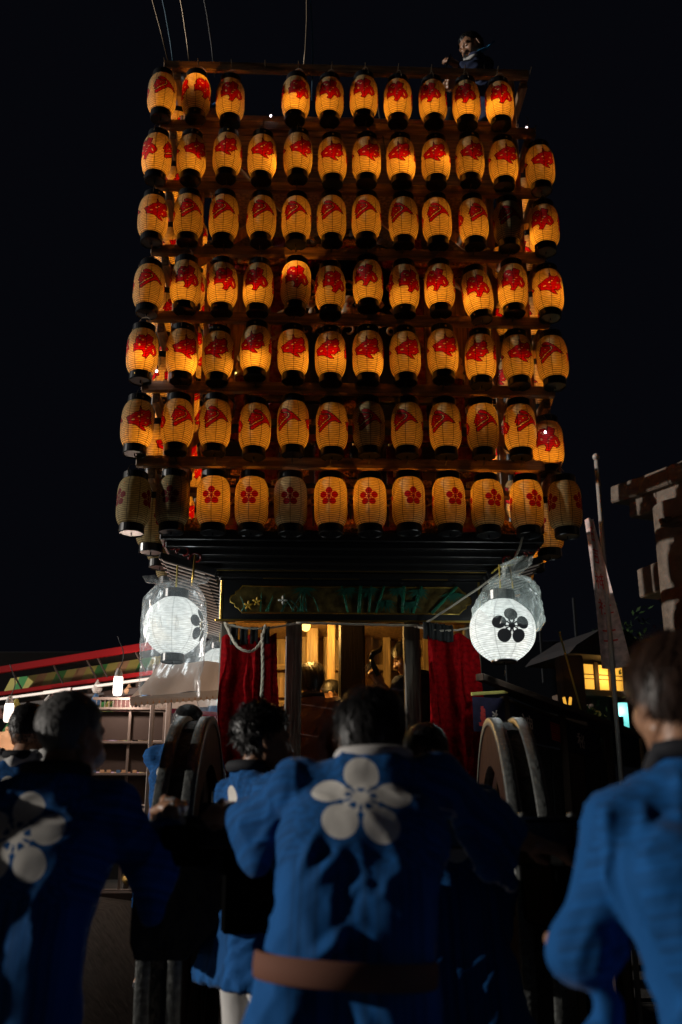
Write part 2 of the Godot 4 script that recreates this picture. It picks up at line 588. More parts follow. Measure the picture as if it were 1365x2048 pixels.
func wheel(called: String, at: Vector3, parent: Node, toe := 0.0):
	var o := Node3D.new()
	var n := 0
	var nm := called
	while parent.has_node(nm):
		n += 1
		nm = "%s_%03d" % [called, n]
	o.name = nm
	parent.add_child(o)
	o.position = at
	o.rotation.y = toe
	var side := Basis(Vector3(0, 0, 1), PI / 2)
	var g := G.new()
	g.lathe([Vector2(0.70, -0.07), Vector2(0.884, -0.07)], 56, Vector3.ZERO, side)
	g.lathe([Vector2(0.888, 0.07), Vector2(0.70, 0.07), Vector2(0.70, -0.07)], 56, Vector3.ZERO, side)
	part("felloe", g.done(), M.red_wood, o)
	g = G.new()
	g.lathe([Vector2(0.884, -0.07), Vector2(0.888, 0.07)], 56, Vector3.ZERO, side)
	part("tread", g.done(), M.tread, o)
	for s in [-1, 1]:
		g = G.new(true)
		g.lathe([Vector2(0.875, s * 0.052 - 0.024), Vector2(0.905, s * 0.052 - 0.024), Vector2(0.908, s * 0.052 - 0.02), Vector2(0.908, s * 0.052 + 0.02), Vector2(0.905, s * 0.052 + 0.024), Vector2(0.875, s * 0.052 + 0.024)], 72, Vector3.ZERO, side)
		part("iron_tyre", g.done(), M.iron, o)
	# joints and wedges in the wooden tread
	for k in 16:
		var a := TAU * k / 16.0
		g = G.new()
		g.box(Vector3(0.01 * sin(k * 3.0), cos(a) * 0.889, sin(a) * 0.889), Vector3(0.05, 0.012, 0.05), Basis(Vector3.RIGHT, a))
		part("wedge", g.done(), M.tread_pale, o)
	g = G.new()
	g.lathe([Vector2(0.001, -0.03), Vector2(0.72, -0.03), Vector2(0.72, 0.03), Vector2(0.001, 0.03)], 48, Vector3.ZERO, side)
	part("disc", g.done(), M.red_wood, o)
	g = G.new(true)
	g.lathe([Vector2(0.001, -0.16), Vector2(0.12, -0.16), Vector2(0.17, -0.1), Vector2(0.19, -0.03), Vector2(0.19, 0.03), Vector2(0.17, 0.1), Vector2(0.12, 0.16), Vector2(0.001, 0.16)], 24, Vector3.ZERO, side)
	part("hub", g.done(), M.tread, o)
	for k in 9:
		var a := TAU * k / 9.0 + 0.17
		g = G.new()
		g.box(Vector3(0, cos(a) * 0.45, sin(a) * 0.45), Vector3(0.10, 0.55, 0.075), Basis(Vector3.RIGHT, a))
		part("spoke", g.done(), M.red_wood, o)
	g = G.new()
	g.lathe([Vector2(0.46, -0.045), Vector2(0.5, -0.045), Vector2(0.5, 0.045), Vector2(0.46, 0.045), Vector2(0.46, -0.045)], 40, Vector3.ZERO, side)
	part("ring", g.done(), M.lacquer, o)

func wagon():
	wood("beam_x", Vector3(0.46, 0.25, 0.11), 0)
	wood("beam_y", Vector3(0.46, 0.25, 0.11), 1)
	wood("beam_z", Vector3(0.46, 0.25, 0.11), 2)
	wood("ply", Vector3(0.58, 0.36, 0.17), 1)
	wood("stud", Vector3(0.50, 0.33, 0.13), 1)
	wood("stud_x", Vector3(0.50, 0.33, 0.13), 0)
	wood("grey_post", Vector3(0.17, 0.145, 0.105), 1, 0.75)
	wood("dark_post", Vector3(0.018, 0.011, 0.008), 1, 0.6)
	wood("red_wood", Vector3(0.045, 0.014, 0.009), 1, 0.5)
	mk("lacquer", Vector3(0.004, 0.004, 0.005), 0.12).clearcoat_enabled = true
	grain(mk("dull_black", Vector3(0.014, 0.013, 0.013), 0.4), Vector3(2, 2, 2), 0.05)
	grain(mk("red_lacquer", Vector3(0.22, 0.012, 0.008), 0.35), Vector3(2, 2, 2))
	grain(mk("gilt", Vector3(0.62, 0.36, 0.09), 0.38, 0.9), Vector3(9, 9, 9), 0.25)
	mk("gilt_line", Vector3(0.62, 0.42, 0.10), 0.3, 1.0)
	grain(mk("iron", Vector3(0.20, 0.21, 0.20), 0.55, 0.25), Vector3(7, 7, 7), 0.2)
	grain(mk("tread", Vector3(0.075, 0.068, 0.055), 0.8), Vector3(5, 5, 5), 0.9)
	grain(mk("tread_pale", Vector3(0.12, 0.10, 0.075), 0.8), Vector3(9, 9, 9), 0.5)
	mk("matte_black", Vector3(0.004, 0.004, 0.004), 1.0).metallic_specular = 0.05
	var o := thing("festival_wagon", "tall black lacquered festival wagon carrying a tower of lanterns, two solid wheels", "float", wagon_frame)
	# the lantern tower's frame
	var by := [6.712, 6.188, 5.672, 5.145, 4.632, 4.116, 3.588]
	for i in 7:
		var w: float = 2.72 if i else 2.70
		box_part("lantern_beam", Vector3(-0.02 if i else -0.03, by[i], 0.035), Vector3(w, 0.072, 0.045), M.beam_x, o)
		for s in [-1, 1]:
			box_part("side_beam", Vector3(s * 1.285, by[i] - 0.075, -1.15), Vector3(0.05, 0.07, 2.35), M.beam_z, o)
		if i in [0, 2, 4]:
			box_part("rear_beam", Vector3(0, by[i], -2.34), Vector3(2.6, 0.07, 0.05), M.beam_x, o)
		# the nails that carry the lanterns
		var g := G.new()
		for k in 12:
			g.tube([Vector3(-1.37 + 0.2452 * k, by[i] - 0.005, 0.05), Vector3(-1.37 + 0.2452 * k, by[i] + 0.004, 0.12)], 0.004, 5)
		part("nails", g.done(), M.wire, o).set_meta("kind", "stuff")
	for s in [-1, 1]:
		box_part("tower_post", Vector3(s * 1.185, 4.95, -0.04), Vector3(0.07, 3.6, 0.085), M.beam_y, o)
		box_part("tower_post", Vector3(s * 1.235, 4.9, -2.28), Vector3(0.08, 3.7, 0.08), M.beam_y, o)
		box_part("tower_post", Vector3(s * 1.22, 4.9, -1.15), Vector3(0.07, 3.6, 0.07), M.beam_y, o)
		bar_part("brace", Vector3(s * 1.2, 5.05, -0.12), Vector3(s * 0.55, 5.95, -0.62), 0.05, 0.07, M.beam_y, o)
		bar_part("brace", Vector3(s * 1.18, 3.7, -0.15), Vector3(s * 0.72, 4.3, -0.5), 0.05, 0.07, M.beam_y, o)
		bar_part("knee_brace", Vector3(s * 1.23, 6.35, -0.1), Vector3(s * 1.23, 6.68, -0.5), 0.05, 0.06, M.beam_y, o)
	tube_part("bamboo_pole", [Vector3(-1.0, 6.2, -0.2), Vector3(-0.2, 5.5, -0.45)], 0.016, M.ply, o)
	tube_part("bamboo_pole", [Vector3(-0.55, 4.78, -0.2), Vector3(-0.15, 5.12, -0.4)], 0.013, M.ply, o)
	tube_part("bamboo_pole", [Vector3(0.15, 5.72, -0.3), Vector3(0.95, 4.95, -0.3)], 0.015, M.ply, o)
	tube_part("bamboo_pole", [Vector3(0.2, 6.7, -0.2), Vector3(0.32, 5.9, -0.3)], 0.006, M.wire, o)
	# the carved upper storey that glimmers behind the lanterns
	for s in [-1, 1]:
		for k in 3:
			box_part("wall_board", Vector3(s * (0.66 + 0.175 * k), 5.05, -0.78 - 0.004 * (k % 2)), Vector3(0.168, 1.3, 0.02), M.ply, o)
		box_part("upper_pillar", Vector3(s * 0.53, 4.55, -0.72), Vector3(0.1, 2.4, 0.1), M.red_lacquer, o)
		box_part("upper_pillar", Vector3(s * 1.0, 4.3, -0.72), Vector3(0.09, 2.4, 0.09), M.red_lacquer, o)
		var g := G.new(true)
		g.lathe([Vector2(0.001, -0.34), Vector2(0.048, -0.34), Vector2(0.048, 0.0), Vector2(0.03, 0.0), Vector2(0.001, 0.0)], 14)
		var rp := part("rail_post", g.done(), M.red_lacquer, o)
		rp.position = Vector3(s * 0.76, 4.38, -0.34)
		g = G.new(true)
		g.lathe([Vector2(0.001, -0.01), Vector2(0.052, -0.01), Vector2(0.052, 0.03), Vector2(0.036, 0.045), Vector2(0.048, 0.075), Vector2(0.044, 0.1), Vector2(0.022, 0.118), Vector2(0.036, 0.14), Vector2(0.038, 0.155), Vector2(0.02, 0.18), Vector2(0.001, 0.195)], 16)
		var fin := part("finial", g.done(), M.gilt_line, rp)
	box_part("back_wall", Vector3(0, 4.6, -1.35), Vector3(2.1, 2.9, 0.04), M.dark_post, o)
	for k in 7:
		box_part("ceiling_board", Vector3(-0.9 + 0.3 * k, 5.95 + 0.003 * (k % 2), -1.3), Vector3(0.29, 0.03, 1.9), M.ply, o)
	# gable with a wave-shaped bargeboard
	for lay in 3:
		var g := G.new(true)
		var p := []
		for i in 31:
			var t := i / 15.0 - 1.0
			p.append(Vector3(t * (0.98 + 0.05 * lay), 5.28 + 0.05 * lay + 0.24 * exp(-t * t * 7.0) + 0.10 * t * t, -0.5 + 0.03 * lay))
		for i in 30:
			g.bar(p[i], p[i + 1] + (p[i + 1] - p[i]) * 0.06, 0.06, 0.075 - 0.015 * lay, Vector3(0, 0, 1))
		part("bargeboard", g.done(), [M.red_lacquer, M.gilt, M.lacquer][lay], o)
	var roof := G.new(true)
	roof.sheet(func(u, v):
		var t: float = u * 2.0 - 1.0
		return Vector3(t * 1.06, 5.44 + 0.24 * exp(-t * t * 7.0) + 0.10 * t * t, -0.45 - v * 1.6), 30, 4)
	part("gable_roof", roof.done(), M.lacquer, o)
	for k in 3:
		var g := G.new(true)
		for i in 9:
			scroll(g, Vector3(-0.42 + 0.105 * i, 0.03 * sin(i * 2.2 + k), 0), 0.055 + 0.012 * sin(i * 1.7), 1.0 if i % 2 else -1.0, 0.013)
		part("carving", g.done(), M.gilt if k != 1 else M.ply, o).position = Vector3(0, [5.22, 4.88, 3.98][k], -0.56)
	# the dragon-like mass of carved wood under the gable
	var dg := G.new(true)
	for i in 26:
		var a := i * 2.4
		dg.blob(Vector3(cos(a) * 0.017 * i, sin(a) * 0.006 * i, 0.02 * sin(i * 1.3)), Vector3(0.05 + 0.02 * sin(i), 0.035, 0.04), 8)
	part("carving", dg.done(), M.ply, o).position = Vector3(0.02, 5.05, -0.6)
	# rail, red panels and beaten fittings
	for q in [[4.04, 0.05, "lacquer"], [4.22, 0.04, "lacquer"], [3.93, 0.045, "red_lacquer"]]:
		box_part("rail", Vector3(0, q[0], -0.36), Vector3(2.05, q[1], 0.05), M[q[2]], o)
	for k in 5:
		fitting("rail_fitting", Vector3(-0.8 + 0.4 * k + 0.05 * sin(k * 2.0), 4.04, -0.33), 0.17, 0.045, o)
		fitting("rail_fitting", Vector3(-0.72 + 0.36 * k, 3.62, -0.2), 0.16, 0.06, o)
		fitting("frieze_fitting", Vector3(-0.95 + 0.47 * k, 3.17, -0.02), 0.27, 0.055, o)
		fitting("frieze_fitting", Vector3(-0.95 + 0.47 * k, 3.235, -0.12), 0.22, 0.06, o)
		fitting("frieze_fitting", Vector3(-0.86 + 0.43 * k, 3.53, -0.16), 0.2, 0.05, o)
		var g := G.new(true)
		g.lathe([Vector2(0.001, 0.03), Vector2(0.03, 0.028), Vector2(0.036, 0.012), Vector2(0.05, 0.012), Vector2(0.056, 0.0), Vector2(0.001, 0.0)], 14, Vector3.ZERO, Basis(Vector3.RIGHT, PI / 2))
		part("rosette", g.done(), M.gilt, o).position = Vector3(-0.86 + 0.43 * k, 4.14 - 0.32 * (k % 2), -0.3)
	for k in 8:
		box_part("red_panel", Vector3(-0.87 + 0.2486 * k, 3.36, -0.3), Vector3(0.235, 0.26, 0.02), M.red_lacquer, o)
		box_part("red_panel", Vector3(-0.87 + 0.2486 * k, 3.76, -0.42), Vector3(0.235, 0.28, 0.02), M.red_lacquer if k % 2 else M.lacquer, o)
		if k < 7:
			var g := G.new(true)
			for i in 3:
				scroll(g, Vector3(-0.06 + 0.06 * i, 0, 0), 0.045, 1.0 if (i + k) % 2 else -1.0, 0.011)
			part("carving", g.done(), M.gilt, o).position = Vector3(-0.745 + 0.2486 * k, 3.42, -0.25)
	box_part("frieze_rail", Vector3(0, 3.48, -0.22), Vector3(2.3, 0.04, 0.08), M.beam_x, o)
	box_part("frieze_rail", Vector3(0, 3.21, -0.17), Vector3(2.36, 0.03, 0.06), M.red_lacquer, o)
	# stepped black cornice
	for q in [[3.105, 0.06, 1.205, 0.03], [3.055, 0.035, 1.17, 0.0], [3.02, 0.04, 1.09, -0.05], [2.985, 0.03, 1.02, -0.11], [2.958, 0.025, 0.96, -0.17], [2.925, 0.034, 0.86, -0.25]]:
		box_part("cornice", Vector3(0, q[0], q[3] - 1.2), Vector3(q[2] * 2.0, q[1], 2.4), M.lacquer, o)
	box_part("gilt_line", Vector3(0.01, 2.946, -0.215), Vector3(1.8, 0.008, 0.012), M.gilt_line, o)
	for x in [-0.42, -0.1, 0.48]:
		box_part("gilt_line", Vector3(x, 2.906, -0.262), Vector3(0.3, 0.006, 0.01), M.gilt_line, o)
	mk("rafter_tip", Vector3(0.55, 0.47, 0.42), 0.6)
	for s in [-1, 1]:
		for k in 22:
			var z := -0.12 - 0.1 * k
			var g := G.new()
			g.bar(Vector3(s * 0.86, 2.90, z), Vector3(s * 1.22, 3.01, z), 0.035, 0.045)
			var rf := part("rafter", g.done(), M.lacquer, o)
			g = G.new()
			g.bar(Vector3(s * 0.93, 2.892, z), Vector3(s * 1.2, 2.975, z), 0.026, 0.004)
			part("pale_edge", g.done(), M.rafter_tip, rf)
		tube_part("gilt_rod", [Vector3(s * 0.985, 2.99, -0.02), Vector3(s * 0.99, 2.78, 0.03)], 0.007, M.gilt_line, o)
		var g := G.new(true)
		for i in 3:
			scroll(g, Vector3(s * (0.98 + 0.08 * i), 2.97 + 0.04 * i, 0), 0.05, float(s), 0.009)
		part("corner_scroll", g.done(), M.red_lacquer, o).position.z = -0.06
	# transom with bamboo in relief
	box_part("transom", Vector3(0, 2.77, -0.33), Vector3(1.7, 0.275, 0.06), M.lacquer, o)
	for s in [-1, 1]:
		box_part("gilt_edge", Vector3(s * 0.835, 2.77, -0.295), Vector3(0.014, 0.26, 0.012), M.gilt_line, o)
	box_part("gilt_edge", Vector3(0, 2.636, -0.292), Vector3(1.74, 0.014, 0.014), M.gilt_line, o)
	var cusp := []
	for s in [1, -1]:
		for q in [[0.62, -0.088], [0.70, -0.088], [0.725, -0.06], [0.745, -0.05], [0.75, -0.03], [0.775, -0.02], [0.78, 0.0], [0.775, 0.02], [0.75, 0.03], [0.745, 0.05], [0.725, 0.06], [0.70, 0.088], [0.62, 0.088]]:
			cusp.append(Vector3(q[0] * s, q[1] * s, 0))
	cusp.append(cusp[0])
	tube_part("gilt_border", cusp, 0.0055, M.gilt_line, o, 6).position = Vector3(0, 2.775, -0.295)
	var cp := PackedVector2Array()
	for i in cusp.size() - 1:
		cp.append(Vector2(cusp[i].x, cusp[i].y))
	var pg := G.new()
	pg.prism(cp, 0.006)
	grain(mk("old_gold", Vector3(0.30, 0.21, 0.06), 0.5, 0.5), Vector3(3, 3, 3))
	part("relief_ground", pg.done(), M.old_gold, o).position = Vector3(0, 2.775, -0.298)
	mk("bamboo_green", Vector3(0.02, 0.20, 0.11), 0.3)
	mk("leaf_green", Vector3(0.014, 0.11, 0.07), 0.4)
	mk("petal_yellow", Vector3(0.6, 0.36, 0.03), 0.5)
	mk("petal_white", Vector3(0.6, 0.62, 0.55), 0.5)
	for q in [[0.05, 0.045, 0.012], [0.115, 0.06, 0.007], [0.16, 0.2, 0.008], [0.33, 0.05, 0.011], [0.40, 0.22, 0.01], [0.52, 0.62, 0.011], [-0.02, -0.15, 0.007]]:
		var a := Vector3(q[0], 2.69, -0.278)
		var e := Vector3(q[0] + q[1] * 0.27, 2.865, -0.278)
		var st := tube_part("bamboo_stalk", [a, e], q[2], M.bamboo_green, o)
		var g := G.new(true)
		for k in 4:
			var c := a.lerp(e, 0.2 + 0.22 * k)
			g.tube([c - (e - a) * 0.012, c + (e - a) * 0.012], q[2] * 1.18, 8)
		part("nodes", g.done(), M.bamboo_green, st)
	rng.seed = 5
	for c in [[-0.30, 2.85], [0.12, 2.85], [0.30, 2.85], [0.44, 2.84], [0.66, 2.82], [-0.02, 2.85], [0.38, 2.76], [0.22, 2.77]]:
		for k in 9:
			var a := -PI / 2 + (k - 4) * 0.34 + rng.randf_range(-0.1, 0.1)
			var d := Vector3(cos(a), sin(a), 0)
			var n := Vector3(-d.y, d.x, 0)
			var at := Vector3(c[0], c[1], -0.272 + 0.004 * (k % 3))
			var l := rng.randf_range(0.06, 0.1)
			var g := G.new()
			g.poly([at, at + d * l * 0.4 + n * 0.008, at + d * l, at + d * l * 0.4 - n * 0.008], Vector3(0, 0, 1))
			g.poly([at + Vector3(0, 0, -0.004), at + d * l * 0.4 + n * 0.008, at + d * l, at + d * l * 0.4 - n * 0.008], Vector3(0, 0, -1))
			part("leaf", g.done(), M.leaf_green, o)
	for q in [[-0.66, 2.73, 0], [-0.605, 2.755, 0], [-0.44, 2.765, 1]]:
		var g := G.new(true)
		for k in 5 if q[2] == 0 else 4:
			var a := TAU * k / (5.0 if q[2] == 0 else 4.0) + 0.3 + (1.27 if q[2] else 0.0)
			g.blob(Vector3(cos(a) * 0.016, sin(a) * 0.016, 0), Vector3(0.016, 0.007, 0.006), 8, Basis(Vector3(0, 0, 1), a))
		part("flower", g.done(), M.petal_yellow if q[2] == 0 else M.petal_white, o).position = Vector3(q[0], q[1], -0.272)
	for k in 16:
		var x := rng.randf_range(-0.74, -0.2)
		var b := rng.randf_range(-0.08, 0.1)
		tube_part("orchid_leaf", arc(6, func(t): return Vector3(x + b * t, 2.69 + 0.13 * t - 0.07 * t * t * abs(b) * 10.0, -0.276)), [0.005, 0.005, 0.0045, 0.004, 0.003, 0.002, 0.001], M.bamboo_green if k % 2 else M.leaf_green, o, 5)
	# body below: posts, inner wall and ceiling
	box_part("front_post", Vector3(-0.366, 2.05, -0.36), Vector3(0.105, 1.16, 0.1), M.grey_post, o)
	box_part("front_post", Vector3(0.393, 2.05, -0.36), Vector3(0.105, 1.16, 0.1), M.grey_post, o)
	for s in [-1, 1]:
		box_part("corner_post", Vector3(s * 0.79, 2.05, -0.4), Vector3(0.1, 1.16, 0.1), M.grey_post, o)
		box_part("corner_post", Vector3(s * 0.79, 2.05, -2.1), Vector3(0.1, 1.16, 0.1), M.grey_post, o)
		for k in 7:
			box_part("side_board", Vector3(s * 0.83, 1.58 + 0.2 * k, -1.25), Vector3(0.02, 0.192, 1.7), M.stud_x, o)
	box_part("heart_pillar", Vector3(0.032, 2.17, -0.95), Vector3(0.18, 1.4, 0.18), M.dark_post, o)
	for k in 7:
		box_part("inner_wall_board", Vector3(-0.72 + 0.24 * k, 2.17, -2.02), Vector3(0.232, 1.4, 0.02), M.stud, o)
	for x in [-0.62, -0.30, -0.12, 0.22, 0.36, 0.68]:
		box_part("stud", Vector3(x, 2.17, -1.93), Vector3(0.06, 1.38, 0.06), M.stud, o)
	for y in [2.0, 2.33, 2.62]:
		box_part("wall_rail", Vector3(0, y, -1.96), Vector3(1.5, 0.05, 0.05), M.stud_x, o)
	for q in [[-0.46, 2.46, 0.2, 0.16], [0.29, 2.42, 0.13, 0.14], [0.5, 2.2, 0.12, 0.3], [-0.46, 2.16, 0.2, 0.2]]:
		box_part("wall_panel", Vector3(q[0], q[1], -1.98), Vector3(q[2], q[3], 0.03), M.ply, o)
	box_part("inner_post", Vector3(-0.10, 2.17, -1.35), Vector3(0.06, 1.38, 0.07), M.stud, o)
	box_part("inner_post", Vector3(-0.24, 2.17, -1.6), Vector3(0.09, 1.38, 0.07), M.stud, o)
	box_part("ceiling", Vector3(0, 2.87, -1.25), Vector3(1.66, 0.03, 1.8), M.ply, o)
	box_part("wagon_floor", Vector3(0, 1.50, -1.2), Vector3(1.8, 0.06, 2.2), M.dark_post, o)
	box_part("floor_edge", Vector3(0, 1.46, -0.06), Vector3(1.9, 0.1, 0.06), M.lacquer, o)
	# running gear
	for s in [-1, 1]:
		box_part("chassis_beam", Vector3(0.05 + s * 0.5, 1.18, 0.1), Vector3(0.16, 0.32, 5.4), M.matte_black, o)
		box_part("step_block", Vector3(-0.02 + s * 0.68, 1.415, 1.35), Vector3(0.17, 0.05, 0.5), M.dull_black, o)
		bar_part("pole", Vector3(-0.07 + s * 0.56, 1.24, 1.4), Vector3(-0.05 + s * 0.56, 1.27, 3.3), 0.08, 0.1, M.matte_black, o)
		wheel("wheel", Vector3(-0.08 + s * 0.684, 0.905, 1.45), o, -0.085 if s > 0 else 0.0)
		wheel("wheel", Vector3(-0.03 + s * 0.70, 0.905, -1.75), o)
	tube_part("axle", [Vector3(-0.8, 0.905, 1.45), Vector3(0.78, 0.905, 1.45)], 0.06, M.dull_black, o)
	tube_part("axle", [Vector3(-0.8, 0.905, -1.75), Vector3(0.78, 0.905, -1.75)], 0.06, M.dull_black, o)
	box_part("cross_beam", Vector3(0, 1.0, -0.2), Vector3(1.0, 0.3, 0.3), M.dull_black, o)
	box_part("belly", Vector3(0.02, 1.2, -1.0), Vector3(0.9, 0.5, 2.0), M.dull_black, o)
	var bar := box_part("push_bar", Vector3(-0.04, 1.298, 3.05), Vector3(1.3, 0.075, 0.11), M.dull_black, o)
	box_part("bar_edge", Vector3(-0.04, 1.342, 3.03), Vector3(1.3, 0.01, 0.15), M.lacquer, o)
	for x in [-0.47, -0.43, 0.47, 0.33]:
		var g := G.new(true)
		g.lathe([Vector2(0.013, 0.0), Vector2(0.012, 0.006), Vector2(0.006, 0.011), Vector2(0.001, 0.012)], 10)
		part("bolt", g.done(), M.iron, o).position = Vector3(x, 1.347, 3.07)
	# beam ends and carved wood below the bar
	var bl := G.new()
	bl.prism(PackedVector2Array([Vector2(-0.15, 0.16), Vector2(0.15, 0.16), Vector2(0.15, -0.02), Vector2(0.02, -0.15), Vector2(-0.13, -0.15), Vector2(-0.15, -0.1)]), 0.3)
	part("beam_end", bl.done(), M.dull_black, o).position = Vector3(-0.66, 1.09, 2.55)
	var br := G.new(true)
	br.blob(Vector3.ZERO, Vector3(0.03, 0.022, 0.03), 12)
	part("knob", br.done(), M.gilt, o).position = Vector3(-0.83, 1.17, 2.62)
	for q in [[0.36, 0.035], [0.42, 0.022], [0.455, 0.014]]:
		box_part("strut", Vector3(q[0], 1.03, 1.9), Vector3(q[1], 0.42, 0.05), M.stud, o, Basis(Vector3(0, 0, 1), -0.06))
	var cw := G.new(true)
	var pts := []
	var rr := []
	for i in 12:
		pts.append(Vector3(0.55 + 0.02 * sin(i * 0.9), 1.2 - 0.04 * i, 2.0))
		rr.append(0.04 + 0.012 * sin(i * 2.3))
	cw.tube(pts, rr, 9)
	part("carved_bracket", cw.done(), M.stud, o)
	for k in 4:
		tube_part("log", [Vector3(0.58, 1.2 - 0.085 * k, 1.7), Vector3(0.95, 1.2 - 0.085 * k, 1.6)], 0.036, M.dark_post, o)

func bulb_lights():
	var m := mk("bulb_glow_warm", Vector3(1, 0.8, 0.45), 0.3)
	m.emission_enabled = true
	m.emission = Color(1.0, 0.8, 0.42)
	m.emission_energy_multiplier = 3.0
	var g := G.new(true)
	g.blob(Vector3.ZERO, Vector3(0.033, 0.04, 0.033), 14)
	var o := thing("light_bulb", "bright round light bulb under the wagon's carved transom", "bulb", Transform3D(Basis(), wagon_frame * Vector3(-0.29, 2.742, -0.95)))
	part("glass_bulb", g.done(), m, o)
	g = G.new()
	g.lathe([Vector2(0.016, 0.035), Vector2(0.016, 0.075), Vector2(0.001, 0.075)], 10)
	part("socket", g.done(), M.brass, o)
	lamp(Vector3.ZERO, 0.8, Vector3(1.0, 0.56, 0.14), 0.03, o)
	var w := mk("bulb_glow_white", Vector3(1, 1, 1), 0.3)
	w.emission_enabled = true
	w.emission = Color(1.0, 0.93, 1.0)
	w.emission_energy_multiplier = 6.0
	var names := ["in the gap of the top lantern row", "at the right end of the top lantern row", "beside the last lantern of the sixth row", "beside an unlit crest lantern, bottom row", "on the left flank of the tower"]
	var spots := [Vector3(-0.585, 6.27, 0.06), Vector3(1.29, 6.27, 0.0), Vector3(1.235, 3.79, 0.13), Vector3(-0.468, 3.43, 0.1), Vector3(-1.28, 4.2, 0.09)]
	for i in 5:
		var b := thing("bare_bulb", "tiny bare white bulb " + names[i], "bulb", Transform3D(Basis(), wagon_frame * spots[i]), "small bare bulbs on the tower")
		g = G.new(true)
		g.blob(Vector3.ZERO, Vector3(0.008, 0.010, 0.008), 8)
		part("glass_bulb", g.done(), w, b)
		part("lead", tube_mesh(arc(6, func(t): return Vector3(0.02 * sin(t * 3.0), 0.01 + 0.12 * t, -0.03 * t)), 0.002), M.wire, b)
		lamp(Vector3.ZERO, 0.003, Vector3(1, 0.9, 1.0), 0.008, b)

func tube_mesh(p: Array, r) -> ArrayMesh:
	var g := G.new(true)
	g.tube(p, r, 6)
	return g.done()

# ---- curtains, ropes and the two great white lanterns in plastic bags ----
func curtain(label: String, corner: Array, folds: float, amp: float, seed_no: int, at: Vector3):
	var o := thing("red_curtain", label, "curtain", wagon_frame, "red curtains at the front of the wagon")
	var g := G.new(true)
	var n := FastNoiseLite.new()
	n.seed = seed_no
	n.frequency = 1.0
	g.sheet(func(u, v):
		var l: Vector3 = corner[0].lerp(corner[2], v)
		var r: Vector3 = corner[1].lerp(corner[3], v)
		var w: float = u + 0.02 * n.get_noise_2d(u * 2.0, v * 1.2)
		var p := l.lerp(r, clamp(w, 0.0, 1.0))
		var ph: float = u * folds * TAU + 1.6 * n.get_noise_2d(u * 1.5, v * 1.6 + 9.0)
		var a: float = amp * (0.55 + 0.6 * v) * (1.0 - 0.5 * smoothstep(0.75, 1.0, u))
		p.z += a * sin(ph) + a * 0.5 * sin(ph * 2.1 + 1.0) + 0.012 * n.get_noise_2d(u * 4.0, v * 2.0)
		p.x += a * 0.6 * cos(ph)
		p.y += 0.015 * sin(u * folds * TAU) * (1.0 - v)
		return p, 90, 60)
	part("cloth", g.done(), M.red_cloth, o)
	for k in 4:
		var t: float = [0.25, 0.42, 0.6, 0.8][k]
		if at.x > 0:
			t = [0.02, 0.16, 0.3, 0.45][k]
		var c: Vector3 = corner[0].lerp(corner[1], t) + Vector3(0, 0.012, 0.012)
		var q := G.new(true)
		q.sheet(func(u, v): return c + Vector3((u - 0.5) * 0.05, 0.045 - v * 0.11, 0.018 * sin(v * PI) + 0.008 * sin(u * 9.0)), 6, 8)
		part("black_loop", q.done(), M.black_cloth, o)

func rope(label: String, pts: Array, r: float, m: Material):
	var g := G.new(true)
	var fine := []
	for i in pts.size() - 1:
		for k in 8:
			var t := k / 8.0
			var p0: Vector3 = pts[max(i - 1, 0)]
			var p3: Vector3 = pts[min(i + 2, pts.size() - 1)]
			fine.append((pts[i] as Vector3).cubic_interpolate(pts[i + 1], p0, p3, t))
	fine.append(pts[-1])
	for s in 3:
		var q := []
		for i in fine.size():
			var a: float = i * 0.9 + s * TAU / 3.0
			q.append(fine[i] + Vector3(cos(a) * r * 0.55, sin(a) * r * 0.55, sin(a + 0.8) * r * 0.55))
		g.tube(q, r * 0.62, 5)
	var o := solo("rope", g.done(), m, label, "rope")
	o.transform = wagon_frame

func bag_mesh(rings: Array, seed_no: int, crumple: float, nu := 96, nv := 84) -> ArrayMesh:
	# rings: (height, half width, half depth, sideways shift)
	var n := FastNoiseLite.new()
	n.seed = seed_no
	n.frequency = 1.0
	n.noise_type = FastNoiseLite.TYPE_CELLULAR
	n.cellular_return_type = FastNoiseLite.RETURN_DISTANCE2_SUB
	var s := FastNoiseLite.new()
	s.seed = seed_no + 3
	s.frequency = 1.0
	var g := G.new(true)
	g.sheet(func(u, v):
		var f: float = v * (rings.size() - 1)
		var i: int = min(int(f), rings.size() - 2)
		var t := f - i
		t = t * t * (3.0 - 2.0 * t)
		var q: Vector4 = rings[i].lerp(rings[i + 1], t)
		var a: float = fposmod(u, 1.0) * TAU
		if u >= 1.0: a = 0.0
		var d := Vector3(sin(a), 0, cos(a))
		var k := d * 3.0 + Vector3(0, q.x * 9.0, 0)
		var c: float = crumple * (n.get_noise_3d(k.x * 1.3, k.y, k.z * 1.3) + 0.8) + crumple * 1.3 * s.get_noise_3d(k.x * 0.8, k.y * 0.5, k.z * 0.8)
		return Vector3(d.x * (q.y + c) + q.w, q.x + 0.4 * c, d.z * (q.z + c)), nu, nv)
	return g.done()

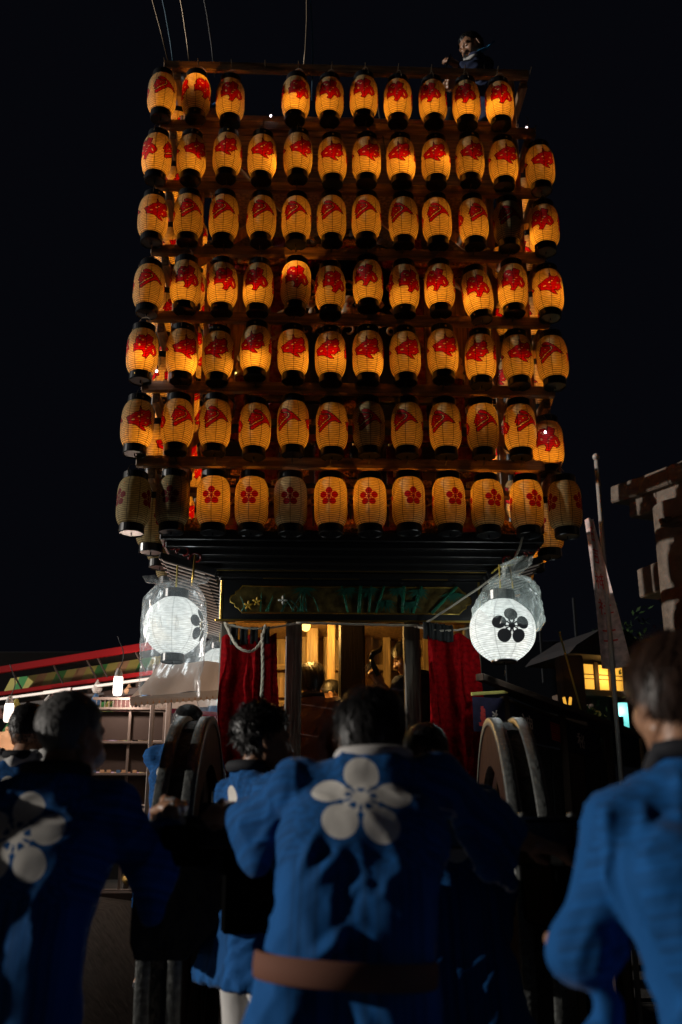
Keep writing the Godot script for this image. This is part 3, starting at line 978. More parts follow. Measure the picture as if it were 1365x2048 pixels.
func white_lantern(label: String, at: Vector3, r: float, turn: float, energy: float, bag: Array, bag_label: String, seed_no: int, crumple: float):
	var o := thing("white_paper_lantern", label, "lantern", Transform3D(Basis(Vector3.UP, turn), at), "round white lanterns under the wagon's eaves")
	if not lantern_proto.has("white"):
		lantern_proto["white"] = paper_mesh(0.172, 0.062, 0.325, 2.5, 34, 0.0009, 40)
	part("paper_shade", lantern_proto["white"], M.paper_white, o).scale = Vector3.ONE * (r / 0.165)
	var k := r / 0.165
	part("top_ring", ring_mesh(0.074 * k, 0.055 * k, 0.185 * k, false), M.black_gloss, o)
	part("bottom_ring", ring_mesh(0.066 * k, (0.05 if seed_no != 9 else 0.015) * k, (-0.185 if seed_no != 9 else -0.163) * k, true), M.black_gloss, o)
	part("cord", tube_mesh([Vector3(0, 0.2 * k, 0), Vector3(0, 0.36 * k, 0)], 0.005), M.rope_yellow, o)
	part("hook", tube_mesh(arc(8, func(t): return Vector3(0.012 * sin(t * 5.0), -0.21 * k - 0.03 * t, 0)), 0.002), M.wire, o)
	lamp(Vector3(0, 0.0, 0), energy, Vector3(0.86, 0.96, 0.97), 0.04, o)
	if bag.size():
		var b := thing("plastic_bag", bag_label, "bag", Transform3D(Basis(), at), "clear plastic bags pulled over white lanterns")
		part("film", bag_mesh(bag, seed_no, crumple), M.film_milky if seed_no == 9 else M.film, b)

func props():
	grain(mk("red_cloth", Vector3(0.36, 0.004, 0.008), 0.9), Vector3(5, 5, 5)).metallic_specular = 0.1
	mk("black_cloth", Vector3(0.012, 0.014, 0.014), 0.85)
	mk("rope_white", Vector3(0.45, 0.41, 0.33), 0.8)
	mk("rope_yellow", Vector3(0.5, 0.38, 0.06), 0.6)
	var film := mk("film", Vector3(0.85, 0.93, 0.97), 0.23)
	film.transparency = BaseMaterial3D.TRANSPARENCY_ALPHA
	film.albedo_color.a = 0.05
	film.metallic_specular = 0.5
	var milky := mk("film_milky", Vector3(0.80, 0.92, 0.88), 0.2)
	milky.transparency = BaseMaterial3D.TRANSPARENCY_ALPHA
	milky.albedo_color.a = 0.13
	var pic := paper_picture(true, Color(0.93, 0.93, 0.92), Color(0.012, 0.02, 0.03), 34, 832, 480, 0.15, 2)
	paper_material("paper_white", pic, Vector3(0.02, 0.021, 0.022))
	curtain("red curtain bunched on the rope beside the left front post", [Vector3(-0.83, 2.515, -0.24), Vector3(-0.47, 2.525, -0.22), Vector3(-0.85, 1.50, -0.22), Vector3(-0.42, 1.50, -0.2)], 2.3, 0.03, 3, Vector3(-0.6, 2, 0))
	curtain("red curtain spreading down towards the right wheel", [Vector3(0.47, 2.56, -0.22), Vector3(0.80, 2.52, -0.24), Vector3(0.45, 1.50, -0.16), Vector3(0.86, 1.49, -0.2)], 1.9, 0.035, 8, Vector3(0.6, 2, 0))
	rope("white rope looped over the left red curtain", [Vector3(-0.80, 2.60, -0.2), Vector3(-0.72, 2.45, -0.16), Vector3(-0.63, 2.41, -0.15), Vector3(-0.57, 2.47, -0.16), Vector3(-0.545, 2.58, -0.18)], 0.009, M.rope_white)
	rope("white rope from the panel corner to the left front post", [Vector3(-0.80, 2.60, -0.22), Vector3(-0.66, 2.565, -0.2), Vector3(-0.5, 2.575, -0.22), Vector3(-0.35, 2.615, -0.27)], 0.006, M.rope_white)
	rope("frayed rope end hanging down the left curtain", [Vector3(-0.56, 2.52, -0.15), Vector3(-0.555, 2.40, -0.13), Vector3(-0.55, 2.25, -0.12), Vector3(-0.555, 2.13, -0.12)], 0.010, M.rope_white)
	rope("taut rope along the transom up to the right eave", [Vector3(-0.35, 2.615, -0.26), Vector3(0.05, 2.608, -0.26), Vector3(0.42, 2.606, -0.26), Vector3(0.50, 2.63, -0.22), Vector3(0.95, 2.91, 0.05), Vector3(1.06, 3.10, 0.08)], 0.007, M.rope_white)
	rope("rope holding up the right red curtain", [Vector3(0.41, 2.60, -0.27), Vector3(0.53, 2.56, -0.2), Vector3(0.66, 2.565, -0.21), Vector3(0.80, 2.60, -0.25)], 0.006, M.rope_white)
	rope("yellow cord tied above the right white lantern", [Vector3(0.85, 2.86, 0.10), Vector3(0.89, 2.89, 0.12), Vector3(0.93, 2.90, 0.12), Vector3(0.98, 2.91, 0.12)], 0.006, M.rope_yellow)
	white_lantern("round white lantern with black crest on its right edge, in a long plastic bag", Vector3(-0.995, 2.51, -5.85), 0.172, deg_to_rad(84 - 90 - 9), 0.052,
		[Vector4(0.30, 0.21, 0.05, 0.0), Vector4(0.27, 0.19, 0.06, 0.0), Vector4(0.255, 0.07, 0.05, 0.03), Vector4(0.24, 0.13, 0.11, 0.0), Vector4(0.17, 0.185, 0.17, 0.0), Vector4(0.02, 0.195, 0.185, 0.0), Vector4(-0.17, 0.19, 0.16, 0.0), Vector4(-0.30, 0.18, 0.09, -0.01), Vector4(-0.42, 0.175, 0.05, -0.005)],
		"long clear plastic bag hanging over the left white lantern", 4, 0.014)
	white_lantern("round white lantern with black plum crest facing forward, right of the red curtain", Vector3(0.954, 2.472, -5.80), 0.185, deg_to_rad(16 - 90 - 9), 0.066,
		[Vector4(0.45, 0.03, 0.03, 0.16), Vector4(0.40, 0.09, 0.07, 0.10), Vector4(0.33, 0.04, 0.04, 0.06), Vector4(0.29, 0.13, 0.11, 0.07), Vector4(0.21, 0.17, 0.16, 0.06), Vector4(0.12, 0.205, 0.2, 0.04), Vector4(0.04, 0.20, 0.2, 0.04), Vector4(0.0, 0.195, 0.195, 0.02)],
		"crumpled clear plastic bag bunched on top of the right white lantern", 9, 0.026)
	white_lantern("white lantern half hidden behind the left red curtain, near the rear wheel", Vector3(-0.99, 2.62, -8.05), 0.165, deg_to_rad(62 - 90 - 7), 0.045,
		[Vector4(0.30, 0.16, 0.05, 0.0), Vector4(0.24, 0.08, 0.06, 0.0), Vector4(0.16, 0.18, 0.16, 0.0), Vector4(-0.02, 0.19, 0.18, 0.0), Vector4(-0.22, 0.17, 0.14, 0.0), Vector4(-0.36, 0.15, 0.06, 0.0)],
		"clear plastic bag over the white lantern behind the left curtain", 14, 0.014)
	# lines that run up from the tower into the night
	var cab := [["thin pale cable rising from the tower's left corner", [-1.35, 6.75, 0.0, -2.15, 8.9, 1.2], "wire"], ["blue and green cord rising from the tower's left corner", [-1.32, 6.75, -0.1, -1.85, 8.9, 0.7], "cord_blue"], ["grey cable beside the blue cord, left corner of the tower", [-1.2, 6.75, -0.1, -1.68, 8.9, 0.9], "wire"], ["dark cable rising behind the left lantern column", [-1.02, 6.75, -0.1, -1.5, 8.9, 0.7], "wire_dark"], ["pale cable rising from the middle of the top beam", [-0.36, 6.75, -0.1, -0.40, 8.9, 0.6], "wire"], ["blue cord rising from the middle of the top beam", [-0.29, 6.6, -0.15, -0.46, 8.9, 0.6], "cord_blue"]]
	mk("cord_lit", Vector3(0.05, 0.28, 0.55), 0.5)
	mk("cord_blue", Vector3(0.02, 0.12, 0.22), 0.6)
	mk("wire_dark", Vector3(0.04, 0.04, 0.045), 0.6)
	for c in cab:
		var q: Array = c[1]
		var g := G.new(true)
		g.tube(arc(10, func(t): return Vector3(lerp(q[0], q[3], t) + 0.05 * sin(t * 5.0) * (1.0 - t), lerp(q[1], q[4], t), lerp(q[2], q[5], t))), 0.006, 6)
		var o := solo("cable", g.done(), M[c[2]], c[0], "cable", "lines above the tower")
		o.transform = wagon_frame

# ---- people: a field of tapered capsules joined smoothly, meshed as surface nets ----
# bone: [a, b, ra, rb] or ellipsoid ["e", centre, radii, basis, cut?]
func field(bones: Array, cell: float, k: float, cut_y := -1e9) -> Array:
	var lo := Vector3(1e9, 1e9, 1e9)
	var hi := -lo
	for b in bones:
		if b[0] is String:
			var r: float = max(b[2].x, max(b[2].y, b[2].z))
			lo = lo.min(b[1] - Vector3.ONE * r)
			hi = hi.max(b[1] + Vector3.ONE * r)
		else:
			var r: float = max(b[2], b[3])
			lo = lo.min(b[0].min(b[1]) - Vector3.ONE * r)
			hi = hi.max(b[0].max(b[1]) + Vector3.ONE * r)
	lo -= Vector3.ONE * (cell * 2.5 + k * 0.3)
	hi += Vector3.ONE * (cell * 2.5 + k * 0.3)
	if cut_y > lo.y:
		lo.y = cut_y - cell * 2.5
	var n := Vector3i(((hi - lo) / cell).ceil()) + Vector3i.ONE
	var f := PackedFloat32Array()
	f.resize(n.x * n.y * n.z)
	f.fill(1.0)
	var sy := n.x
	var sz := n.x * n.y
	for b in bones:
		var ell: bool = b[0] is String
		var c0: Vector3
		var c1: Vector3
		var pad: float = k + cell * 2.0
		if ell:
			var rr: float = max(b[2].x, max(b[2].y, b[2].z)) + pad
			c0 = b[1] - Vector3.ONE * rr
			c1 = b[1] + Vector3.ONE * rr
		else:
			var rr: float = max(b[2], b[3]) + pad
			c0 = b[0].min(b[1]) - Vector3.ONE * rr
			c1 = b[0].max(b[1]) + Vector3.ONE * rr
		var i0 := Vector3i(((c0 - lo) / cell).floor()).clamp(Vector3i.ZERO, n - Vector3i.ONE)
		var i1 := Vector3i(((c1 - lo) / cell).ceil()).clamp(Vector3i.ZERO, n - Vector3i.ONE)
		var kk: float = b[5] if ell and b.size() > 5 else (b[4] if not ell and b.size() > 4 else k)
		if ell:
			var inv: Basis = b[3].inverse()
			var r1 := Vector3(1.0 / b[2].x, 1.0 / b[2].y, 1.0 / b[2].z)
			var r2 := r1 * r1
			var neg: bool = b.size() > 4 and b[4]
			var ctr: Vector3 = b[1]
			for z in range(i0.z, i1.z + 1):
				for y in range(i0.y, i1.y + 1):
					var at := z * sz + y * sy + i0.x
					for x in range(i0.x, i1.x + 1):
						var p := inv * (lo + Vector3(x, y, z) * cell - ctr)
						var q0 := (p * r1).length()
						var d := q0 * (q0 - 1.0) / maxf((p * r2).length(), 1e-6)
						var o := f[at]
						if neg:
							d = -d
							var h: float = maxf(kk - absf(o - d), 0.0) / kk
							f[at] = maxf(o, d) + h * h * kk * 0.25
						else:
							var h: float = maxf(kk - absf(o - d), 0.0) / kk
							f[at] = minf(o, d) - h * h * kk * 0.25
						at += 1
		else:
			var a: Vector3 = b[0]
			var ba: Vector3 = b[1] - a
			var l2: float = max(ba.length_squared(), 1e-9)
			var ra: float = b[2]
			var dr: float = b[3] - ra
			for z in range(i0.z, i1.z + 1):
				for y in range(i0.y, i1.y + 1):
					var at := z * sz + y * sy + i0.x
					for x in range(i0.x, i1.x + 1):
						var pa := lo + Vector3(x, y, z) * cell - a
						var t := clampf(pa.dot(ba) / l2, 0.0, 1.0)
						var d := (pa - ba * t).length() - ra - dr * t
						var o := f[at]
						var h: float = maxf(kk - absf(o - d), 0.0) / kk
						f[at] = minf(o, d) - h * h * kk * 0.25
						at += 1
	if cut_y > -1e8:
		for z in n.z:
			for y in n.y:
				var d := cut_y - (lo.y + y * cell)
				if d < -cell * 3.0:
					continue
				var at := z * sz + y * sy
				for x in n.x:
					f[at] = max(f[at], d)
					at += 1
	# surface nets
	var verts := PackedVector3Array()
	var idx := PackedInt32Array()
	var vmap := PackedInt32Array()
	vmap.resize(f.size())
	vmap.fill(-1)
	var offs := [0, 1, sy, sy + 1, sz, sz + 1, sz + sy, sz + sy + 1]
	var edges := [[0, 1], [2, 3], [4, 5], [6, 7], [0, 2], [1, 3], [4, 6], [5, 7], [0, 4], [1, 5], [2, 6], [3, 7]]
	var corner := []
	for i in 8:
		corner.append(Vector3(i & 1, (i >> 1) & 1, i >> 2))
	var lim := cell * 2.4
	var val := [0.0, 0.0, 0.0, 0.0, 0.0, 0.0, 0.0, 0.0]
	for z in n.z - 1:
		for y in n.y - 1:
			var at := z * sz + y * sy - 1
			for x in n.x - 1:
				at += 1
				var v0 := f[at]
				if v0 > lim or v0 < -lim:
					continue
				var m := 0
				for i in 8:
					var v := f[at + offs[i]]
					val[i] = v
					if v < 0.0:
						m |= 1 << i
				if m == 0 or m == 255:
					continue
				var s := Vector3.ZERO
				var c := 0
				for e in edges:
					var a: float = val[e[0]]
					var b: float = val[e[1]]
					if (a < 0.0) != (b < 0.0):
						s += corner[e[0]].lerp(corner[e[1]], a / (a - b))
						c += 1
				vmap[at] = verts.size()
				verts.append(lo + (Vector3(x, y, z) + s / c) * cell)
	var steps := [1, sy, sz]
	for z in range(1, n.z - 1):
		for y in range(1, n.y - 1):
			var at := z * sz + y * sy
			for x in range(1, n.x - 1):
				at = z * sz + y * sy + x
				if vmap[at] < 0:
					continue
				var inside := f[at] < 0.0
				for ax in 3:
					if (f[at + steps[ax]] < 0.0) == inside:
						continue
					var u: int = steps[(ax + 1) % 3]
					var w: int = steps[(ax + 2) % 3]
					var q0 := vmap[at]
					var q1 := vmap[at - u]
					var q2 := vmap[at - u - w]
					var q3 := vmap[at - w]
					if q1 < 0 or q2 < 0 or q3 < 0:
						continue
					if inside:
						idx.append_array([q0, q2, q1, q0, q3, q2])
					else:
						idx.append_array([q0, q1, q2, q0, q2, q3])
	# one soft pass takes out the steps of the grid
	for pass_no in 2:
		var sum := PackedVector3Array()
		sum.resize(verts.size())
		var cnt := PackedInt32Array()
		cnt.resize(verts.size())
		for i in range(0, idx.size(), 3):
			var a := idx[i]
			var b := idx[i + 1]
			var c := idx[i + 2]
			sum[a] += verts[b] + verts[c]
			sum[b] += verts[a] + verts[c]
			sum[c] += verts[a] + verts[b]
			cnt[a] += 2
			cnt[b] += 2
			cnt[c] += 2
		for i in verts.size():
			if cnt[i] > 0:
				verts[i] = verts[i].lerp(sum[i] / cnt[i], 0.5)
	return [verts, idx]

# outward normals; triangles run clockwise seen from outside
func normals_of(v: PackedVector3Array, idx: PackedInt32Array) -> PackedVector3Array:
	var nn := PackedVector3Array()
	nn.resize(v.size())
	for i in range(0, idx.size(), 3):
		var a := idx[i]
		var b := idx[i + 1]
		var c := idx[i + 2]
		var q := (v[c] - v[a]).cross(v[b] - v[a])
		nn[a] += q
		nn[b] += q
		nn[c] += q
	for i in nn.size():
		nn[i] = nn[i].normalized()
	return nn

func to_mesh(v: PackedVector3Array, idx: PackedInt32Array, uv := PackedVector2Array()) -> ArrayMesh:
	var a := []
	a.resize(Mesh.ARRAY_MAX)
	a[Mesh.ARRAY_VERTEX] = v
	a[Mesh.ARRAY_NORMAL] = normals_of(v, idx)
	if uv.size():
		a[Mesh.ARRAY_TEX_UV] = uv
	a[Mesh.ARRAY_INDEX] = idx
	var m := ArrayMesh.new()
	m.add_surface_from_arrays(Mesh.PRIMITIVE_TRIANGLES, a)
	return m

func smooth_field(bones: Array, cell: float, k: float, cut := -1e9) -> ArrayMesh:
	var r := field(bones, cell, k, cut)
	return to_mesh(r[0], r[1])

# cloth: the same field with folds pressed into it along the normals.
# creases: [from, to, height, width]; crest: [centre, right, up, size] puts the picture on the side that looks along right x up
func cloth_mesh(bones: Array, cell: float, k: float, cut: float, amp: float, creases: Array, crest_at: Array, seed_no: int) -> ArrayMesh:
	var r := field(bones, cell, k, cut)
	var v: PackedVector3Array = r[0]
	var idx: PackedInt32Array = r[1]
	var nn := normals_of(v, idx)
	var n := FastNoiseLite.new()
	n.seed = seed_no
	n.frequency = 1.0
	n.fractal_octaves = 2
	for i in v.size():
		var p := v[i]
		var q := p + Vector3(n.get_noise_3d(p.x * 2.0, p.y * 2.0, p.z * 2.0), n.get_noise_3d(p.y * 2.0, p.z * 2.0 + 7.0, p.x * 2.0), 0) * 0.12
		var side := smoothstep(-0.15, 0.15, n.get_noise_3d(p.x * 1.6 + 20.0, p.y * 1.6, p.z * 1.6))
		var r1: float = 1.0 - 2.4 * absf(n.get_noise_3d(q.x * 6.5 + q.y * 3.0, q.y * 1.2 - q.x * 0.6, q.z * 6.5))
		var r2: float = 1.0 - 2.4 * absf(n.get_noise_3d(q.x * 7.0 - q.y * 4.5 + 3.0, q.y * 1.6 + q.x * 1.6, q.z * 7.0))
		var d := amp * (lerpf(maxf(r1, 0.0) ** 2, maxf(r2, 0.0) ** 2, side) - 0.4)
		d += amp * 0.25 * n.get_noise_3d(p.x * 17.0, p.y * 9.0, p.z * 17.0)
		for c in creases:
			var a: Vector3 = c[0]
			var ab: Vector3 = c[1] - a
			var t: float = clamp((p - a).dot(ab) / ab.length_squared(), 0.0, 1.0)
			var e := p - a - ab * t
			e += Vector3(0, 0.012 * sin(t * 7.0 + c[3] * 400.0), 0)
			var l: float = e.length_squared() / (c[3] * c[3])
			if l < 6.0:
				d += c[2] * exp(-l) * sin(PI * (0.12 + 0.8 * t))
		if crest_at.size():
			d *= lerpf(0.3, 1.0, smoothstep(0.3, 0.55, p.distance_to(crest_at[0]) / crest_at[3]))
		v[i] = p + nn[i] * d
	var uv := PackedVector2Array()
	if crest_at.size():
		var out: Vector3 = crest_at[1].cross(crest_at[2])
		uv.resize(v.size())
		for i in v.size():
			var e: Vector3 = v[i] - crest_at[0]
			var s := 1.0 if nn[i].dot(out) > -0.15 else 4.0
			uv[i] = Vector2(clamp(0.5 + s * e.dot(crest_at[1]) / crest_at[3], 0.0, 1.0), clamp(0.5 - e.dot(crest_at[2]) / crest_at[3], 0.0, 1.0))
			if s > 1.0:
				uv[i] = Vector2(0.01, 0.5)
	else:
		uv.resize(v.size())
		uv.fill(Vector2(0.01, 0.5))
	return to_mesh(v, idx, uv)

var head_cache: ArrayMesh
func head_mesh() -> ArrayMesh:
	if head_cache:
		return head_cache
	var I := Basis()
	var b := [
		["e", Vector3(0, 0.035, -0.018), Vector3(0.075, 0.090, 0.094), I], ["e", Vector3(0, -0.02, 0.026), Vector3(0.064, 0.088, 0.064), I], ["e", Vector3(0, -0.085, 0.052), Vector3(0.032, 0.024, 0.030), I],
		[Vector3(-0.05, -0.055, 0.0), Vector3(-0.02, -0.088, 0.055), 0.02, 0.016], [Vector3(0.05, -0.055, 0.0), Vector3(0.02, -0.088, 0.055), 0.02, 0.016],
		["e", Vector3(-0.038, -0.02, 0.055), Vector3(0.024, 0.026, 0.024), I], ["e", Vector3(0.038, -0.02, 0.055), Vector3(0.024, 0.026, 0.024), I],
		[Vector3(-0.036, 0.03, 0.07), Vector3(0.036, 0.03, 0.07), 0.014, 0.014], [Vector3(0, 0.02, 0.082), Vector3(0, -0.024, 0.102), 0.009, 0.014],
		["e", Vector3(-0.012, -0.028, 0.094), Vector3(0.009, 0.008, 0.011), I], ["e", Vector3(0.012, -0.028, 0.094), Vector3(0.009, 0.008, 0.011), I],
		["e", Vector3(-0.031, 0.010, 0.094), Vector3(0.02, 0.011, 0.016), I, true], ["e", Vector3(0.031, 0.010, 0.094), Vector3(0.02, 0.011, 0.016), I, true],
		["e", Vector3(-0.031, 0.008, 0.071), Vector3(0.014, 0.0125, 0.0125), I, false, 0.004], ["e", Vector3(0.031, 0.008, 0.071), Vector3(0.014, 0.0125, 0.0125), I, false, 0.004],
		[Vector3(-0.018, -0.054, 0.083), Vector3(0.018, -0.054, 0.083), 0.006, 0.006], [Vector3(-0.016, -0.066, 0.080), Vector3(0.016, -0.066, 0.080), 0.0075, 0.0075],
		["e", Vector3(0, -0.060, 0.094), Vector3(0.024, 0.0025, 0.008), I, true, 0.006],
	]
	for s in [-1, 1]:
		var tilt := Basis(Vector3.UP, s * 0.35)
		b.append(["e", Vector3(s * 0.080, 0.0, -0.012), Vector3(0.011, 0.032, 0.019), tilt, false, 0.008])
		b.append(["e", Vector3(s * 0.089, 0.002, -0.006), Vector3(0.006, 0.02, 0.011), tilt, true, 0.006])
		b.append(["e", Vector3(s * 0.078, -0.028, -0.004), Vector3(0.008, 0.01, 0.009), tilt, false, 0.006])
	head_cache = smooth_field(b, 0.0042, 0.018)
	return head_cache

# a hand at the wrist: +y along the fingers, +z out of the back of the hand; curl is the bend of each joint
var hand_cache := {}
func hand_mesh(curl: float, spread: float, side: int) -> ArrayMesh:
	var key := "%.2f %.2f %d" % [curl, spread, side]
	if hand_cache.has(key):
		return hand_cache[key]
	var b := [[Vector3(-0.018, 0.02, 0), Vector3(-0.028, 0.085, 0.002), 0.018, 0.014], [Vector3(0.0, 0.01, 0), Vector3(0.0, 0.088, 0.005), 0.020, 0.014], [Vector3(0.018, 0.02, 0), Vector3(0.028, 0.08, 0.0), 0.018, 0.013], [Vector3(0, -0.05, 0), Vector3(0, 0.01, 0), 0.026, 0.023]]
	var len := [0.068, 0.078, 0.072, 0.056]
	for i in 4:
		var x := (-0.030 + 0.020 * i) * side * -1.0
		var p := Vector3(x, 0.088 - 0.006 * abs(i - 1.2), 0.003)
		var ang := 0.15 + curl * 0.8
		var yaw: float = (i - 1.5) * spread * side
		var l: float = len[i]
		var r := 0.0092
		for j in 3:
			var seg: float = l * [0.46, 0.30, 0.24][j]
			var d := Vector3(sin(yaw), cos(yaw) * cos(ang), -sin(ang))
			var q := p + d * seg
			b.append([p, q, r, r * 0.9, 0.006])
			p = q
			r *= 0.9
			ang += curl * [1.15, 0.9, 0.5][j] + 0.08
	var t := Vector3(0.026 * side * 1.0, 0.02, -0.006)
	t.x = 0.026 * side
	var t1 := t + Vector3(0.022 * side, 0.03, -0.014 - 0.01 * curl)
	var t2 := t1 + Vector3((0.010 - 0.02 * curl) * side, 0.028, -0.008 - 0.016 * curl)
	var t3 := t2 + Vector3((-0.002 - 0.014 * curl) * side, 0.022, -0.004 - 0.008 * curl)
	b.append([t, t1, 0.016, 0.0115])
	b.append([t1, t2, 0.0108, 0.0098, 0.006])
	b.append([t2, t3, 0.0098, 0.008, 0.006])
	for i in 4:
		b.append(["e", Vector3((-0.030 + 0.020 * i) * side * -1.0, 0.087, 0.010), Vector3(0.008, 0.009, 0.007), Basis(), false, 0.008])
	hand_cache[key] = smooth_field(b, 0.0038, 0.014)
	return hand_cache[key]

# hair: a close shell over the skull and many tapering locks laid on it
func hair_mesh(style: Dictionary) -> ArrayMesh:
	var g := G.new(true)
	var r := RandomNumberGenerator.new()
	r.seed = style.get("seed", 1)
	var n := FastNoiseLite.new()
	n.seed = style.get("seed", 1)
	n.frequency = 1.0
	var c := Vector3(0, 0.037, -0.018)
	var rad := Vector3(0.079, 0.094, 0.098)
	var front: float = style.get("front", 0.075)
	var nape: float = style.get("nape", -0.075)
	var bald: float = style.get("bald", 0.0)
	var len: float = style.get("len", 0.03)
	var vol: float = style.get("vol", 0.008)
	var locks: int = int(style.get("locks", 2200) * 1.5)
	var limit := func(d: Vector3) -> float:
		# lowest height of hair for a direction round the head
		var a := atan2(d.x, d.z)
		var f: float = abs(a) / PI
		var temple := smoothstep(0.22, 0.36, f)
		var ear := smoothstep(0.36, 0.5, f)
		var back := smoothstep(0.52, 0.68, f)
		return lerp(lerp(lerp(front, 0.035, temple), 0.012, ear), nape, back)
	var where := func(d: Vector3, up: float) -> Vector3:
		var s: Vector3 = d * rad
		var low: float = clamp((-d.y) * 1.0, 0.0, 1.0)
		s.z += 0.012 * low * (1.0 if d.z < 0 else 0.0)
		s.x *= 1.0 - 0.16 * low
		return c + s + d * up
	# shell
	var nu := 44
	var nv := 26
	g.sheet(func(u, v):
		var a: float = u * TAU
		if u >= 1.0: a = 0.0
		var flat := Vector3(sin(a), 0, cos(a))
		var bottom: float = limit.call(flat)
		var y1: float = clamp((bottom - c.y) / rad.y, -0.98, 0.98)
		var e1 := asin(y1)
		var e: float = lerp(PI / 2 - bald * 1.25, e1, v)
		var d := Vector3(flat.x * cos(e), sin(e), flat.z * cos(e))
		var up: float = vol * (0.5 + 0.8 * n.get_noise_3d(d.x * 5.0, d.y * 5.0, d.z * 5.0)) * smoothstep(1.0, 0.8, v)
		return where.call(d, up - 0.003 * smoothstep(0.9, 1.0, v)), nu, nv)
	var crown := Vector3(0.15, 0.9, -0.42).normalized()
	for i in locks:
		var d := Vector3(r.randfn(), r.randfn(), r.randfn()).normalized()
		var root: Vector3 = where.call(d, 0.0)
		var flat := Vector3(d.x, 0, d.z).normalized()
		if root.y < limit.call(flat) + r.randf() * 0.012:
			continue
		if bald > 0.0 and d.y > cos(bald * 1.25) and r.randf() < 0.96:
			continue
		var flow := (d - crown * d.dot(crown))
		flow = (-crown - d * (-crown).dot(d)).normalized()
		flow = (flow + Vector3(n.get_noise_3d(d.x * 4.0, d.y * 4.0, d.z * 4.0), n.get_noise_3d(d.y * 4.0, 3.0, d.z * 4.0), n.get_noise_3d(d.z * 4.0, d.x * 4.0, 8.0)) * style.get("mess", 0.9)).normalized()
		var side := flow.cross(d).normalized()
		var l := len * r.randf_range(0.6, 1.3)
		var w := r.randf_range(0.0009, 0.0022)
		var lift: float = vol * r.randf_range(0.4, 1.25)
		var p0: Vector3 = where.call(d, lift * 0.4)
		var p1: Vector3 = p0 + flow * l * 0.5 + d * lift * 0.6
		var p2: Vector3 = p0 + flow * l + d * (lift * r.randf_range(-0.1, 0.9) - l * l * 3.2) + Vector3(0, -l * 0.15, 0)
		g.poly([p0 - side * w, p0 + side * w, p1 + side * w * 0.8, p1 - side * w * 0.8], d)
		g.poly([p1 - side * w * 0.8, p1 + side * w * 0.8, p2], d)
	return g.done()

func happi_picture(blue: Color, size := 512) -> ImageTexture:
	var im := Image.create(size, size, false, Image.FORMAT_RGB8)
	var n := FastNoiseLite.new()
	n.frequency = 0.03
	n.fractal_octaves = 3
	for y in range(0, size, 2):
		for x in range(0, size, 2):
			var k := 0.9 + 0.22 * n.get_noise_2d(x, y)
			im.fill_rect(Rect2i(x, y, 2, 2), Color(blue.r * k, blue.g * k, blue.b * k))
	var white := Color(0.86, 0.84, 0.81)
	var at := Vector2(size, size) * 0.5
	var r := size * 0.40
	for k in 5:
		var a := -PI / 2 + TAU * k / 5
		fill_poly(im, circle_pts(at + Vector2(cos(a), sin(a)) * r * 0.635, r * 0.335, r * 0.335), white)
	fill_poly(im, circle_pts(at, r * 0.17, r * 0.17), white)
	for k in 5:
		for o in [-0.24, 0.24]:
			var a: float = -PI / 2 + TAU * k / 5 + TAU / 10 + o
			var d := Vector2(cos(a), sin(a))
			fill_poly(im, stroke_pts(at + d * r * 0.1, at + d * r * 0.29, r * 0.055), white)
			fill_poly(im, circle_pts(at + d * r * 0.32, r * 0.055, r * 0.055, 0.0, 12), white)
	return ImageTexture.create_from_image(im)

func hand_basis(dir: Vector3, back: Vector3) -> Basis:
	var y := dir.normalized()
	var z := (back - y * back.dot(y)).normalized()
	return Basis(y.cross(z), y, z)

